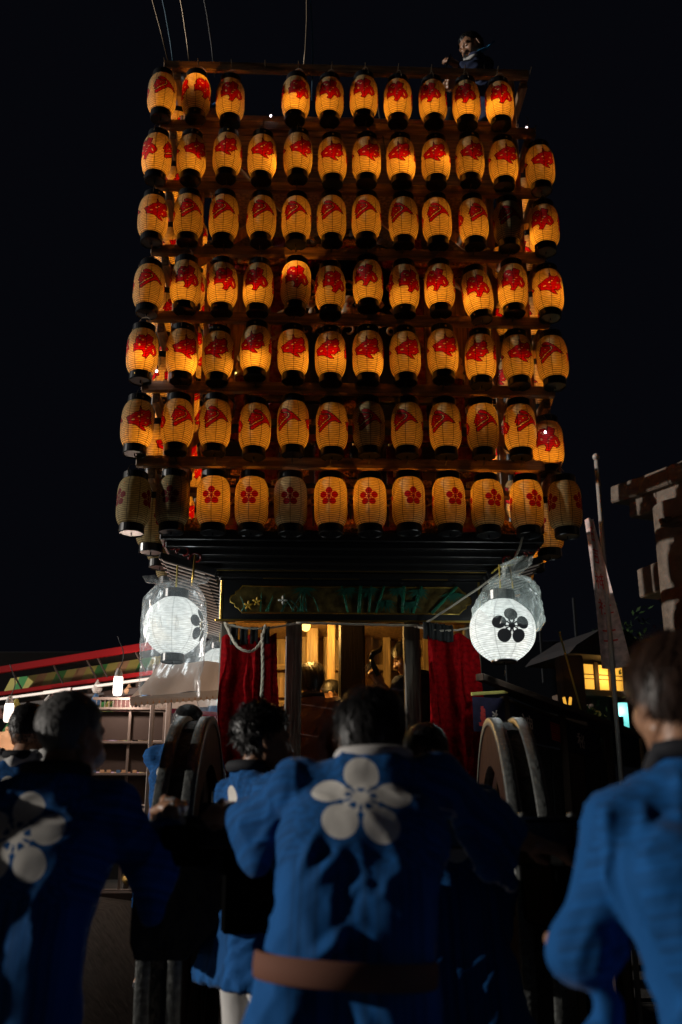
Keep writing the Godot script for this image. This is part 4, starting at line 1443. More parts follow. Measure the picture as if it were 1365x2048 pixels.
# d: neck, hip (points), yaw (way the body faces; 0 looks away along -z), head, look [yaw, pitch, roll], sh, el, wr (left, right as seen from behind), hands [[dir, back, curl, spread] or null]
func person(label: String, d: Dictionary, group := "") -> Node3D:
	var root := Vector3(d.hip.x, d.get("ground", 0.0), d.hip.z)
	var o := thing("person", label, "person", Transform3D(Basis(), root), group)
	var N: Vector3 = d.neck - root
	var H: Vector3 = d.hip - root
	var B := Basis(Vector3.UP, deg_to_rad(d.yaw))
	var X := B.x
	var F := -B.z
	var up := (N - H).normalized()
	var sz: float = d.get("size", 1.0)
	var S := []
	var E := []
	var W := []
	for i in 2:
		var s: float = -1.0 if i == 0 else 1.0
		var def: Vector3 = N + X * s * 0.185 * sz - up * 0.055 * sz
		S.append(d.sh[i] - root if d.has("sh") and d.sh[i] != null else def)
		E.append(d.el[i] - root if d.has("el") and d.el[i] != null else S[i] - Vector3(0, 0.26, 0) * sz + X * s * 0.05)
		W.append(d.wr[i] - root if d.has("wr") and d.wr[i] != null else E[i] - Vector3(0, 0.19, 0) * sz + F * 0.12)
	var hp: Vector3 = d.head - root
	var lk: Array = d.look
	var hb := Basis(Vector3.UP, deg_to_rad(lk[0]) + PI) * Basis(Vector3.RIGHT, deg_to_rad(-lk[1])) * Basis(Vector3(0, 0, 1), deg_to_rad(lk[2]))
	hb = hb.scaled(Vector3.ONE * sz * d.get("head_size", 0.93))
	# body: one mesh from head to feet
	var b := [[N - up * 0.03, hp + hb * Vector3(0, -0.05, -0.015), 0.058 * sz, 0.052 * sz], [N - up * 0.08 + F * 0.02, H + F * 0.02, 0.05 * sz, 0.055 * sz]]
	for i in 2:
		b.append([N - up * 0.07 + F * 0.015, S[i], 0.04 * sz, 0.036 * sz])
		b.append([S[i], E[i], 0.036 * sz, 0.034 * sz])
		b.append([E[i], W[i], 0.037 * sz, 0.026 * sz])
	var legs: Array = d.get("legs", [])
	if legs.is_empty():
		for i in 2:
			var s: float = -1.0 if i == 0 else 1.0
			legs.append([H + X * s * 0.09, Vector3(0, 0.48, 0) + X * s * 0.11 + F * (0.06 + 0.10 * i), Vector3(0, 0.08, 0) + X * s * 0.12 - F * (0.06 - 0.14 * i)])
	else:
		for l in legs:
			for k in 3:
				l[k] = l[k] - root
	for l in legs:
		b.append([l[0], l[1], 0.058 * sz, 0.05 * sz])
		b.append([l[1], l[2], 0.052 * sz, 0.034 * sz])
		b.append([l[2] - Vector3(0, 0.035, 0) - F * 0.04, l[2] - Vector3(0, 0.045, 0) + F * 0.14, 0.036 * sz, 0.03 * sz])
	var cell: float = d.get("cell", 0.016)
	var st := SurfaceTool.new()
	st.begin(Mesh.PRIMITIVE_TRIANGLES)
	st.append_from(smooth_field(b, max(cell, 0.015), 0.03), 0, Transform3D())
	st.append_from(head_mesh(), 0, Transform3D(hb, hp))
	var hands: Array = d.get("hands", [null, null])
	for i in 2:
		var q = hands[i]
		if q == null:
			q = [W[i] - E[i], X * (-1.0 if i == 0 else 1.0), 0.35, 0.05]
		var wb := hand_basis(q[0], q[1]).scaled(Vector3.ONE * sz)
		st.append_from(hand_mesh(q[2], q[3], 1 if i == 0 else -1), 0, Transform3D(wb, W[i]))
	part("body", st.commit(), M[d.get("skin", "skin")], o)
	# dark eyes and brows, set into the head
	if d.get("face", false):
		for s in [-1, 1]:
			var g := G.new(true)
			g.blob(Vector3(s * 0.031, 0.007, 0.0825), Vector3(0.0125, 0.0035, 0.003), 8, Basis(Vector3.UP, s * 0.2))
			var e := part("eye", g.done(), M.eye, o)
			e.transform = Transform3D(hb, hp)
			g = G.new(true)
			g.tube([Vector3(s * 0.014, 0.030, 0.0855), Vector3(s * 0.032, 0.036, 0.083), Vector3(s * 0.05, 0.030, 0.070)], [0.002, 0.0035, 0.0015], 6)
			e = part("eyebrow", g.done(), M.hair_black, o)
			e.transform = Transform3D(hb, hp)
	if d.has("hair"):
		var hm := part("hair", hair_mesh(d.hair), M[d.hair.get("m", "hair_black")], o)
		hm.transform = Transform3D(hb, hp)
	# coat
	var hem: float = d.get("hem", H.y - 0.12)
	var C := N.lerp(H, 0.36)
	var Q := N.lerp(H, 0.82)
	var wide: float = d.get("wide", 1.0) * sz
	var flare: float = d.get("flare", 0.02)
	var hc := Vector3(H.x, hem, H.z) - F * 0.01
	if d.has("hem_at"):
		hc = d.hem_at - root
	var c := []
	for i in 2:
		var s: float = -1.0 if i == 0 else 1.0
		c.append([N - up * 0.045 + X * s * 0.05, S[i] + up * 0.0, 0.062 * sz, 0.062 * sz])
		c.append([C + X * s * 0.10 * wide, Q + X * s * 0.07 * wide, 0.098 * sz, 0.092 * sz])
		c.append([Q + X * s * 0.07 * wide, hc + X * s * (0.10 + flare) * wide, 0.10 * sz, 0.125 * sz])
		c.append([S[i], E[i], 0.058 * sz, 0.052 * sz])
		var cuff: Vector3 = E[i].lerp(W[i], d.get("cuff", 0.72))
		c.append([E[i], cuff, 0.052 * sz, 0.05 * sz])
		var drop: float = (d.drop[i] if d.get("drop", 0.09) is Array else d.get("drop", 0.09)) * sz
		var dn := Vector3(0, -drop, 0)
		c.append([E[i].lerp(S[i], 0.45) + dn * 0.6, E[i] + dn, 0.026 * sz, 0.022 * sz])
		c.append([E[i] + dn, cuff + dn * 1.05, 0.022 * sz, 0.018 * sz])
		c.append([E[i] + dn * 0.5, cuff + dn * 0.55, 0.028 * sz, 0.025 * sz])
	c.append([N - up * 0.015 - F * 0.025 - X * 0.03, N - up * 0.015 - F * 0.025 + X * 0.03, 0.058 * sz, 0.058 * sz])
	c.append([C - X * 0.06, C + X * 0.06, 0.10 * sz, 0.10 * sz])
	c.append([C - F * 0.01, hc, 0.105 * sz, 0.125 * sz])
	var fol := []
	for q in d.get("creases", []):
		fol.append([q[0] - root, q[1] - root, q[2] * 1.5, q[3]])
	var rc := RandomNumberGenerator.new()
	rc.seed = 100 + int(d.get("seed", 1))
	for i in 2:
		var s: float = -1.0 if i == 0 else 1.0
		var pit: Vector3 = S[i] - up * 0.10 - X * s * 0.035 - F * 0.08
		for k in 5:
			var to: Vector3 = pit - up * rc.randf_range(0.12, 0.34) - X * s * rc.randf_range(-0.02, 0.13) - F * 0.02
			fol.append([pit + X * s * rc.randf_range(-0.03, 0.03), to, rc.randf_range(0.006, 0.012), rc.randf_range(0.008, 0.013)])
		for k in 4:
			var t := rc.randf_range(0.1, 0.9)
			var from: Vector3 = S[i].lerp(E[i], t * 0.5) - F * 0.06 + up * 0.03
			var to2: Vector3 = E[i].lerp(W[i], t * 0.6 - 0.2) - F * 0.05 - Vector3(0, rc.randf_range(0.02, 0.12), 0)
			fol.append([from, to2, rc.randf_range(0.006, 0.011), rc.randf_range(0.008, 0.012)])
		for k in 3:
			fol.append([Q + X * s * 0.09 - F * 0.05 + up * rc.randf_range(-0.03, 0.05), Q + X * s * rc.randf_range(-0.04, 0.05) - F * 0.1 + up * rc.randf_range(0.08, 0.2), rc.randf_range(0.006, 0.011), rc.randf_range(0.009, 0.013)])
	var cr := []
	if d.has("crest"):
		cr = [d.crest - root if d.crest is Vector3 else C - up * 0.02, X, up, d.get("crest_size", 0.31)]
	var coat := part(d.get("wear", "happi_coat"), cloth_mesh(c, cell, 0.04, hem, d.get("amp", 0.010) * 1.25, fol, cr, d.get("seed", 1)), M[d.get("coat", "coat_blue")], o)
	# collar band round the neck and down the front
	var band := []
	for i in 15:
		var a := PI * (i / 14.0) * 1.7 - PI * 0.35
		var y: float = 0.032 - 0.13 * pow(max(0.0, -sin(a) * 0.9 + 0.1), 1.5)
		band.append(N + X * cos(a) * 0.078 * sz - F * sin(a) * 0.072 * sz - F * 0.008 + up * (y + 0.005) * sz)
	var cg := G.new(true)
	cg.tube(band, 0.019 * sz, 8)
	part("collar", cg.done(), M[d.get("collar", "collar_black")], o)
	# trousers
	var t := []
	for l in legs:
		t.append([l[0] - Vector3(0, 0.06, 0), l[1], 0.068 * sz, 0.062 * sz])
		t.append([l[1], l[1].lerp(l[2], d.get("trouser", 0.9)), 0.062 * sz, 0.052 * sz])
	t.append([legs[0][0] - Vector3(0, 0.05, 0), legs[1][0] - Vector3(0, 0.05, 0), 0.055 * sz, 0.055 * sz])
	for l in legs:
		var sg := G.new(true)
		sg.blob(l[2] + F * 0.05 - Vector3(0, 0.042, 0), Vector3(0.048, 0.042, 0.135) * sz, 14, B)
		part("shoe", sg.done(), M.collar_black, o)
	part("trousers", smooth_field(t, 0.022, 0.03), M[d.get("legwear", "trousers_dark")], o)
	return o

func dn_(y: float) -> Vector3:
	return Vector3(0, -y, 0)

func people():
	var sk := grain(mk("skin", Vector3(0.42, 0.22, 0.13), 0.5), Vector3(14, 14, 14), 0.02, noise_tex("skin_mottle", 0.02, 0.82, 1.0))
	sk.subsurf_scatter_enabled = true
	sk.subsurf_scatter_strength = 0.04
	mk("eye", Vector3(0.015, 0.010, 0.008), 0.2)
	mk("hair_black", Vector3(0.010, 0.009, 0.009), 0.42)
	mk("hair_brown", Vector3(0.035, 0.018, 0.012), 0.4)
	mk("hair_grey", Vector3(0.16, 0.155, 0.15), 0.5)
	mk("collar_black", Vector3(0.008, 0.009, 0.014), 0.85)
	mk("collar_white", Vector3(0.5, 0.48, 0.46), 0.85)
	mk("undersleeve", Vector3(0.22, 0.23, 0.27), 0.85)
	mk("white_cloth", Vector3(0.62, 0.60, 0.58), 0.85)
	mk("trousers_dark", Vector3(0.012, 0.013, 0.02), 0.9)
	mk("belt_brown", Vector3(0.16, 0.06, 0.035), 0.85)
	mk("shirt_cream", Vector3(0.55, 0.45, 0.28), 0.85)
	mk("robe_brown", Vector3(0.06, 0.022, 0.018), 0.85)
	mk("coat_navy", Vector3(0.010, 0.022, 0.07), 0.85)
	var blue := mk("coat_blue", Vector3(1, 1, 1), 0.8)
	blue.albedo_texture = happi_picture(Color(0.085, 0.345, 0.60))
	blue.texture_repeat = false
	blue.metallic_specular = 0.25
	blue.rim_enabled = true
	blue.rim = 0.12
	var away := Vector3(0.15, -0.1, -1)
	# the man in the middle, bent to the bar
	var mid := person("man in blue coat leaning on the push bar, arms spread, white crest on back", {
		"neck": Vector3(0.075, 1.445, -2.47), "hip": Vector3(0.01, 1.0, -2.24), "yaw": -2.0, "head": Vector3(0.078, 1.52, -2.565), "look": [-14.0, -10.0, 3.0],
		"sh": [Vector3(-0.105, 1.40, -2.47), Vector3(0.235, 1.415, -2.49)], "cuff": 0.5, "el": [Vector3(-0.20, 1.325, -2.575), Vector3(0.365, 1.34, -2.63)], "wr": [Vector3(-0.285, 1.345, -2.69), Vector3(0.505, 1.275, -2.80)],
		"hands": [[Vector3(-0.55, 0.12, -0.75), Vector3(-0.45, 0.75, 0.5), 1.0, 0.03], [Vector3(0.9, -0.22, -0.45), Vector3(-0.1, 1, 0.15), 0.12, 0.16]],
		"hem": 0.70, "hem_at": Vector3(-0.02, 0.70, -2.24), "cell": 0.0088, "wide": 1.0, "flare": 0.03, "drop": [0.10, 0.13], "amp": 0.006, "seed": 3, "collar": "collar_white",
		"crest": Vector3(0.045, 1.362, -2.33), "crest_size": 0.305, "hair": {"len": 0.05, "vol": 0.016, "seed": 4, "mess": 1.2, "locks": 5200, "nape": -0.085},
		"creases": [[Vector3(-0.13, 1.02, -2.2), Vector3(0.10, 1.16, -2.16), 0.02, 0.014], [Vector3(-0.12, 1.06, -2.25), Vector3(0.02, 1.30, -2.25), 0.015, 0.016], [Vector3(-0.13, 1.12, -2.27), Vector3(-0.03, 1.33, -2.27), 0.014, 0.013], [Vector3(-0.14, 1.03, -2.26), Vector3(0.05, 1.05, -2.15), 0.018, 0.012]]})
	var bg := G.new(true)
	bg.lathe([Vector2(0.985, -0.026), Vector2(1.012, -0.022), Vector2(1.02, 0.0), Vector2(1.012, 0.021), Vector2(0.985, 0.026)], 40, Vector3(0, 1.03, 0.004), Basis(Vector3(0, 0, 1), -0.06) * Basis.from_scale(Vector3(0.188, 1.0, 0.138)))
	part("belt", bg.done(), M.belt_brown, mid)
	# the grey-haired man at the left
	var old := person("grey-haired man in mask and dark blue coat, one hand on the push bar", {
		"neck": Vector3(-0.755, 1.425, -2.72), "hip": Vector3(-0.80, 0.93, -2.6), "yaw": -8.0, "head": Vector3(-0.730, 1.545, -2.76), "look": [-38.0, -4.0, 0.0],
		"sh": [Vector3(-0.94, 1.36, -2.68), Vector3(-0.595, 1.365, -2.72)], "el": [Vector3(-1.02, 1.1, -2.7), Vector3(-0.475, 1.205, -2.70)], "wr": [null, Vector3(-0.462, 1.36, -2.84)],
		"hands": [null, [Vector3(-0.1, 0.25, -1), Vector3(0.3, 0.9, 0.3), 0.7, 0.09]], "hem": 0.42, "cell": 0.0105, "wide": 0.95, "drop": 0.10, "amp": 0.005, "seed": 9, "cuff": 0.6,
		"crest": Vector3(-0.80, 1.295, -2.56), "crest_size": 0.31, "hair": {"m": "hair_grey", "len": 0.018, "vol": 0.006, "seed": 8, "mess": 0.5, "locks": 6000, "nape": -0.08}})
	part("undersleeve", tube_mesh(arc(6, func(t): return Vector3(-0.475, 1.205, -2.70).lerp(Vector3(-0.462, 1.36, -2.84), 0.45 + 0.4 * t) - old.position - Vector3(0, 0.035 * (1.0 - t), 0)), [0.062, 0.064, 0.06, 0.058, 0.052, 0.048, 0.046]), M.undersleeve, old)
	var mg := G.new(true)
	mg.blob(Vector3(0, -0.042, 0.054), Vector3(0.054, 0.043, 0.048), 18)
	var mask := part("face_mask", mg.done(), M.white_cloth, old)
	mask.transform = Transform3D(Basis(Vector3.UP, deg_to_rad(-38.0) + PI), Vector3(-0.730, 1.545, -2.76) - old.position)
	# the man turned to the right, nearer the wagon
	person("curly-haired man in blue coat and white shorts facing right, behind the bar", {
		"neck": Vector3(-0.285, 1.48, -3.40), "hip": Vector3(-0.285, 0.98, -3.38), "yaw": -62.0, "head": Vector3(-0.258, 1.598, -3.41), "look": [-68.0, -6.0, 0.0],
		"hem": 0.86, "cell": 0.015, "drop": 0.09, "amp": 0.010, "seed": 14, "crest": Vector3(-0.38, 1.34, -3.36), "crest_size": 0.30, "trouser": 0.15, "legwear": "white_cloth",
		"el": [Vector3(-0.32, 1.24, -3.56), Vector3(-0.16, 1.24, -3.22)], "wr": [Vector3(-0.12, 1.26, -3.6), Vector3(-0.02, 1.3, -3.3)], "hair": {"len": 0.026, "vol": 0.016, "seed": 21, "mess": 2.2, "locks": 3600}})
	person("balding man in a blue coat bending forward beside the middle man", {
		"neck": Vector3(0.275, 1.45, -3.42), "hip": Vector3(0.32, 1.0, -3.2), "yaw": 6.0, "head": Vector3(0.292, 1.545, -3.50), "look": [-25.0, -30.0, 0.0],
		"hem": 0.75, "cell": 0.017, "amp": 0.009, "seed": 17, "crest": true, "hair": {"len": 0.02, "vol": 0.004, "seed": 31, "bald": 0.55, "m": "hair_black", "locks": 2200}})
	# the man at the right edge
	person("dark-haired man seen from behind at the right edge, blue coat lit from left", {
		"neck": Vector3(0.625, 1.395, -1.87), "hip": Vector3(0.70, 0.88, -1.82), "yaw": 40.0, "head": Vector3(0.632, 1.525, -1.90), "look": [16.0, -8.0, 0.0],
		"sh": [Vector3(0.50, 1.305, -1.85), Vector3(0.76, 1.31, -2.02)], "el": [Vector3(0.415, 1.10, -1.86), Vector3(0.92, 1.06, -1.90)], "wr": [Vector3(0.44, 1.08, -2.08), Vector3(0.92, 0.86, -1.98)],
		"hands": [[Vector3(0.1, 0.1, -1), Vector3(0, 1, 0), 0.6, 0.05], null], "hem": 0.55, "cell": 0.009, "drop": [0.30, 0.1], "wide": 1.2, "flare": 0.06, "amp": 0.006, "seed": 23, "cuff": 0.85,
		"crest": Vector3(0.70, 1.245, -1.73), "crest_size": 0.31, "hair": {"m": "hair_brown", "len": 0.055, "vol": 0.014, "seed": 41, "mess": 0.7, "locks": 6500, "nape": -0.09},
		"creases": [[Vector3(0.46, 1.36, -1.80), Vector3(0.45, 1.15, -1.78), 0.012, 0.012], [Vector3(0.52, 1.37, -1.78), Vector3(0.50, 1.2, -1.74), 0.013, 0.011], [Vector3(0.58, 1.36, -1.77), Vector3(0.56, 1.2, -1.72), 0.012, 0.012]]})
	person("man in a plain dark blue coat standing just outside the left edge", {
		"neck": Vector3(-1.47, 1.45, -2.65), "hip": Vector3(-1.47, 0.96, -2.58), "yaw": -10.0, "head": Vector3(-1.455, 1.57, -2.68), "look": [-15.0, -4.0, 0.0],
		"hem": 0.45, "cell": 0.022, "amp": 0.008, "seed": 61, "hair": {"len": 0.02, "vol": 0.008, "seed": 95, "locks": 1500}})
	var far := person("short-haired man with towel round neck, blue crested coat, at far left", {
		"neck": Vector3(-1.215, 1.555, -3.90), "hip": Vector3(-1.25, 1.05, -3.85), "ground": 0.1, "yaw": -8.0, "head": Vector3(-1.20, 1.672, -3.94), "look": [-20.0, -4.0, 0.0],
		"hem": 0.8, "cell": 0.016, "amp": 0.008, "seed": 27, "crest": Vector3(-1.245, 1.41, -3.74), "crest_size": 0.29, "hair": {"len": 0.012, "vol": 0.004, "seed": 51, "mess": 0.5, "locks": 2600}})
	var tw := G.new(true)
	var tp := arc(12, func(t): return Vector3(-1.215 - 0.085 + 0.17 * t, 1.60 - 0.03 * sin(t * PI), -3.86 + 0.03 * sin(t * PI)) - far.position)
	tw.tube(tp, arc(12, func(t): return 0.022 + 0.008 * sin(t * 17.0)), 9)
	tw.tube([tp[12], tp[12] + Vector3(0.03, -0.03, 0.02), tp[12] + Vector3(0.02, -0.09, 0.03)], [0.026, 0.034, 0.022], 9)
	part("towel", tw.done(), M.white_cloth, far)
	person("man in blue crested coat beyond the left wheel, looking towards the stalls", {
		"neck": Vector3(-0.885, 1.80, -5.72), "hip": Vector3(-0.90, 1.28, -5.7), "ground": 0.55, "yaw": -20.0, "head": Vector3(-0.855, 1.915, -5.75), "el": [Vector3(-0.95, 1.52, -5.9), Vector3(-0.66, 1.52, -5.8)], "wr": [Vector3(-0.85, 1.6, -6.08), Vector3(-0.75, 1.6, -6.05)], "look": [-60.0, -4.0, 0.0], "size": 0.95,
		"hem": 0.4, "cell": 0.02, "amp": 0.009, "seed": 33, "crest": Vector3(-0.94, 1.64, -5.58), "crest_size": 0.28, "hair": {"len": 0.014, "vol": 0.006, "seed": 61, "mess": 0.8, "locks": 1600}})
	# on the tower
	var w := wagon_frame
	var rm := person("man sitting above the top beam, looking down at the phone he holds", {
		"neck": w * Vector3(1.09, 7.235, -0.48), "hip": w * Vector3(1.16, 6.74, -0.52), "ground": 6.5, "yaw": 62.0, "head": w * Vector3(1.00, 7.385, -0.42), "head_size": 1.06, "look": [118.0, -30.0, 8.0], "face": true,
		"el": [w * Vector3(0.99, 7.02, -0.25), w * Vector3(1.0, 7.0, -0.68)], "wr": [w * Vector3(0.855, 7.075, -0.28), w * Vector3(0.86, 6.97, -0.36)],
		"hands": [[Vector3(-0.75, 0.55, 0.1), Vector3(0.3, 0.2, 0.9), 0.45, 0.06], [Vector3(-0.8, -0.2, 0.3), Vector3(0.2, -0.5, 0.7), 0.8, 0.04]],
		"legs": [[w * Vector3(1.16, 6.72, -0.42), w * Vector3(0.80, 6.74, -0.45), w * Vector3(0.82, 6.58, -0.62)], [w * Vector3(1.16, 6.72, -0.62), w * Vector3(0.80, 6.74, -0.75), w * Vector3(0.82, 6.58, -0.9)]],
		"hem": 0.12, "cell": 0.017, "coat": "coat_navy", "amp": 0.009, "seed": 37, "hair": {"len": 0.022, "vol": 0.007, "front": 0.085, "seed": 71, "locks": 2200}})
	var cg := G.new(true)
	for k in 3:
		cg.tube(arc(8, func(t): return w * Vector3(0.985 + 0.17 * t + 0.008 * k, 7.225 + 0.16 * t + 0.012 * sin(t * 6.0 + k), -0.33 - 0.02 * t) - rm.position), 0.007, 6)
	part("neck_cord", cg.done(), M.cord_lit, rm)
	cg = G.new(true)
	cg.sheet(func(u, v): return w * Vector3(0.90 + 0.16 * u, 7.20 - 0.12 * v - 0.05 * u, -0.27 - 0.02 * sin(u * 8.0 + v * 4.0)) - rm.position, 10, 8)
	part("shirt_front", cg.done(), M.white_cloth, rm)
	var ph := thing("phone", "thin dark phone held by the man above the top beam", "phone", Transform3D(Basis(Vector3(0, 0, 1), -0.35), w * Vector3(0.775, 7.10, -0.27)))
	box_part("case", Vector3.ZERO, Vector3(0.012, 0.11, 0.062), M.black_gloss, ph)
	box_part("screen", Vector3(0.0075, 0, 0), Vector3(0.003, 0.10, 0.056), M.lacquer, ph)
	person("person crouching behind the top beam's left end, only tousled hair showing", {
		"neck": w * Vector3(-1.19, 6.86, -0.55), "hip": w * Vector3(-1.0, 6.75, -0.85), "ground": 6.5, "yaw": 35.0, "head": w * Vector3(-1.24, 6.955, -0.45), "look": [70.0, -30.0, 0.0],
		"legs": [[w * Vector3(-1.0, 6.72, -0.75), w * Vector3(-1.2, 6.8, -0.9), w * Vector3(-1.1, 6.58, -1.0)], [w * Vector3(-0.9, 6.72, -0.85), w * Vector3(-1.0, 6.8, -1.1), w * Vector3(-0.9, 6.58, -1.1)]],
		"el": [w * Vector3(-1.25, 6.72, -0.4), w * Vector3(-1.0, 6.72, -0.4)], "wr": [w * Vector3(-1.18, 6.6, -0.25), w * Vector3(-1.05, 6.6, -0.3)],
		"hem": 0.15, "cell": 0.02, "coat": "coat_blue", "amp": 0.009, "seed": 39, "hair": {"len": 0.045, "vol": 0.018, "mess": 2.0, "seed": 73, "m": "hair_brown", "locks": 2200}})
	for k in 5:
		box_part("roof_plank", Vector3(0, 6.48, -0.3 - 0.2 * k), Vector3(2.5, 0.03, 0.19), M.beam_x, get_node("festival_wagon"))
	# inside the wagon
	var sit := func(x: float, z: float, f: Vector3) -> Array:
		var s := Vector3(f.z, 0, -f.x)
		return [[w * (Vector3(x, 1.68, z) - s * 0.09), w * (Vector3(x, 1.66, z) - s * 0.13 + f * 0.36), w * (Vector3(x, 1.62, z) - s * 0.05 + f * 0.05)], [w * (Vector3(x, 1.68, z) + s * 0.09), w * (Vector3(x, 1.66, z) + s * 0.13 + f * 0.36), w * (Vector3(x, 1.62, z) + s * 0.05 + f * 0.05)]]
	person("dark-haired woman sitting inside the wagon behind the left front post", {
		"neck": w * Vector3(-0.235, 2.20, -0.80), "hip": w * Vector3(-0.25, 1.74, -0.82), "ground": 1.53, "yaw": -30.0, "head": w * Vector3(-0.255, 2.335, -0.82), "look": [-30.0, -8.0, 0.0], "size": 0.94,
		"legs": sit.call(-0.25, -0.82, Vector3(0.4, 0, -0.9)), "hem": 0.06, "cell": 0.018, "coat": "robe_brown", "amp": 0.009, "seed": 43, "hair": {"len": 0.13, "vol": 0.014, "seed": 81, "nape": -0.11, "mess": 0.3, "locks": 2600}})
	person("man in a cream shirt inside the wagon, head bowed over a bamboo flute", {
		"neck": w * Vector3(-0.05, 2.165, -1.25), "hip": w * Vector3(-0.02, 1.74, -1.25), "ground": 1.53, "yaw": 70.0, "head": w * Vector3(-0.105, 2.285, -1.25), "look": [84.0, -26.0, 0.0], "face": true,
		"el": [w * Vector3(-0.125, 2.02, -1.08), w * Vector3(-0.105, 2.02, -1.42)], "wr": [w * Vector3(-0.185, 2.115, -1.12), w * Vector3(-0.205, 2.08, -1.2)],
		"hands": [[Vector3(-0.5, 0.6, -0.3), Vector3(0.2, 0.3, 0.9), 0.7, 0.05], [Vector3(-0.6, 0.4, 0.3), Vector3(-0.3, 0.2, 0.9), 0.7, 0.05]],
		"legs": sit.call(0.03, -1.25, Vector3(-1, 0, 0.1)), "hem": 0.06, "cell": 0.016, "coat": "shirt_cream", "wear": "shirt", "collar": "shirt_cream", "amp": 0.007, "seed": 47, "hair": {"len": 0.012, "vol": 0.004, "seed": 83, "front": 0.082, "locks": 2600}})
	solo("bamboo_flute", tube_mesh([w * Vector3(-0.255, 2.37, -1.13), w * Vector3(-0.155, 2.01, -1.15)], 0.011), M.stud, "slim bamboo flute held upright by the bowed man in the wagon", "flute")
	person("dark-clothed person inside the wagon behind the right post, one arm raised", {
		"neck": w * Vector3(0.46, 2.33, -0.72), "hip": w * Vector3(0.50, 1.78, -0.78), "ground": 1.53, "yaw": 50.0, "head": w * Vector3(0.395, 2.465, -0.70), "look": [95.0, -22.0, 0.0], "face": true,
		"el": [w * Vector3(0.30, 2.13, -0.52), w * Vector3(0.5, 2.0, -0.95)], "wr": [w * Vector3(0.205, 2.285, -0.57), w * Vector3(0.35, 1.95, -0.98)],
		"hands": [[Vector3(-0.45, 0.75, -0.1), Vector3(0.45, 0.2, 0.85), 1.0, 0.03], null],
		"legs": sit.call(0.50, -0.78, Vector3(-0.7, 0, 0.3)), "hem": 0.06, "cell": 0.016, "coat": "coat_navy", "amp": 0.008, "seed": 53, "cuff": 0.35, "hair": {"len": 0.05, "vol": 0.012, "seed": 87, "front": 0.06, "locks": 2600}})
	# the dark clapper with metal rods in the raised hand
	var cl := thing("hand_clapper", "dark wooden clapper with thin metal rods in a raised hand", "instrument", w)
	part("handle", tube_mesh([Vector3(0.19, 2.33, -0.55), Vector3(0.155, 2.40, -0.55), Vector3(0.145, 2.44, -0.55)], [0.016, 0.02, 0.014]), M.black_gloss, cl)
	part("head", tube_mesh([Vector3(0.140, 2.435, -0.55), Vector3(0.155, 2.475, -0.55), Vector3(0.20, 2.495, -0.55), Vector3(0.215, 2.525, -0.55)], [0.016, 0.021, 0.018, 0.007]), M.black_gloss, cl)
	for k in 3:
		part("metal_rod", tube_mesh([Vector3(0.15, 2.425 - 0.012 * k, -0.54), Vector3(0.095 + 0.006 * k, 2.375 - 0.017 * k, -0.53)], 0.0035), M.iron, cl)

# ---- the street round the wagon ----
func rise(x: float, d: float) -> float:
	return 0.92 * smoothstep(0.78, 1.6, -x) * smoothstep(3.0, 7.0, d)

func ground():
	var m := grain(mk("asphalt", Vector3(0.095, 0.085, 0.075), 0.92), Vector3(1.2, 1.2, 1.2), 0.6, noise_tex("asphalt_speckle", 0.09, 0.35, 1.0, 5))
	m.uv1_world_triplanar = true
	var xs := [-150.0, -40.0, -14.0]
	for i in 57:
		xs.append(-8.4 + 0.3 * i)
	xs.append_array([14.0, 40.0, 150.0])
	var zs := [-200.0, -60.0, -25.0]
	for i in 61:
		zs.append(-18.0 + 0.36 * i)
	zs.append_array([12.0, 40.0])
	var g := G.new(true)
	for j in zs.size() - 1:
		for i in xs.size() - 1:
			var q := []
			for t in [[i, j], [i + 1, j], [i + 1, j + 1], [i, j + 1]]:
				q.append(Vector3(xs[t[0]], rise(xs[t[0]], -zs[t[1]]), zs[t[1]]))
			g.poly(q, Vector3.UP)
	solo("ground", g.done(), m, "dark worn asphalt of the street rising towards the stalls", "ground", "", "structure")

func text_sheet(w: int, h: int, back: Color, marks: Array) -> ImageTexture:
	var im := Image.create(w, h, false, Image.FORMAT_RGB8)
	var n := FastNoiseLite.new()
	n.frequency = 0.03
	for y in range(0, h, 2):
		for x in range(0, w, 2):
			var k := 0.9 + 0.2 * n.get_noise_2d(x, y)
			im.fill_rect(Rect2i(x, y, 2, 2), Color(back.r * k, back.g * k, back.b * k))
	for q in marks:
		strokes(im, q[0], q[1], q[2], q[3], q[4])
	return ImageTexture.create_from_image(im)

func printed(called: String, tex: Texture2D) -> StandardMaterial3D:
	var m := mk(called, Vector3(1, 1, 1), 0.85)
	m.albedo_texture = tex
	m.backlight_enabled = true
	m.backlight = Color(0.3, 0.3, 0.3)
	return m

func bulb_lamp(at: Vector3, label: String, energy: float):
	var o := thing("hanging_lamp", label, "lamp", Transform3D(Basis(), at), "bare white lamps at the stalls")
	var m := mk("lamp_white", Vector3(1, 1, 1), 0.3)
	m.emission_enabled = true
	m.emission = Color(1.0, 0.90, 0.84)
	m.emission_energy_multiplier = 2.6
	var g := G.new(true)
	g.lathe([Vector2(0.001, -0.085), Vector2(0.028, -0.08), Vector2(0.036, -0.06), Vector2(0.036, 0.05), Vector2(0.026, 0.062), Vector2(0.001, 0.065)], 16)
	part("glass_bulb", g.done(), m, o)
	g = G.new(true)
	g.lathe([Vector2(0.034, 0.06), Vector2(0.028, 0.09), Vector2(0.016, 0.12), Vector2(0.001, 0.13)], 12)
	part("lamp_cap", g.done(), M.white_cloth, o)
	part("wire", tube_mesh(arc(8, func(t): return Vector3(0.03 * sin(t * 4.0), 0.12 + 0.25 * t, 0.02 * t)), 0.004), M.wire_dark, o)
	lamp(Vector3.ZERO, energy, Vector3(1.0, 0.76, 0.62), 0.035, o)

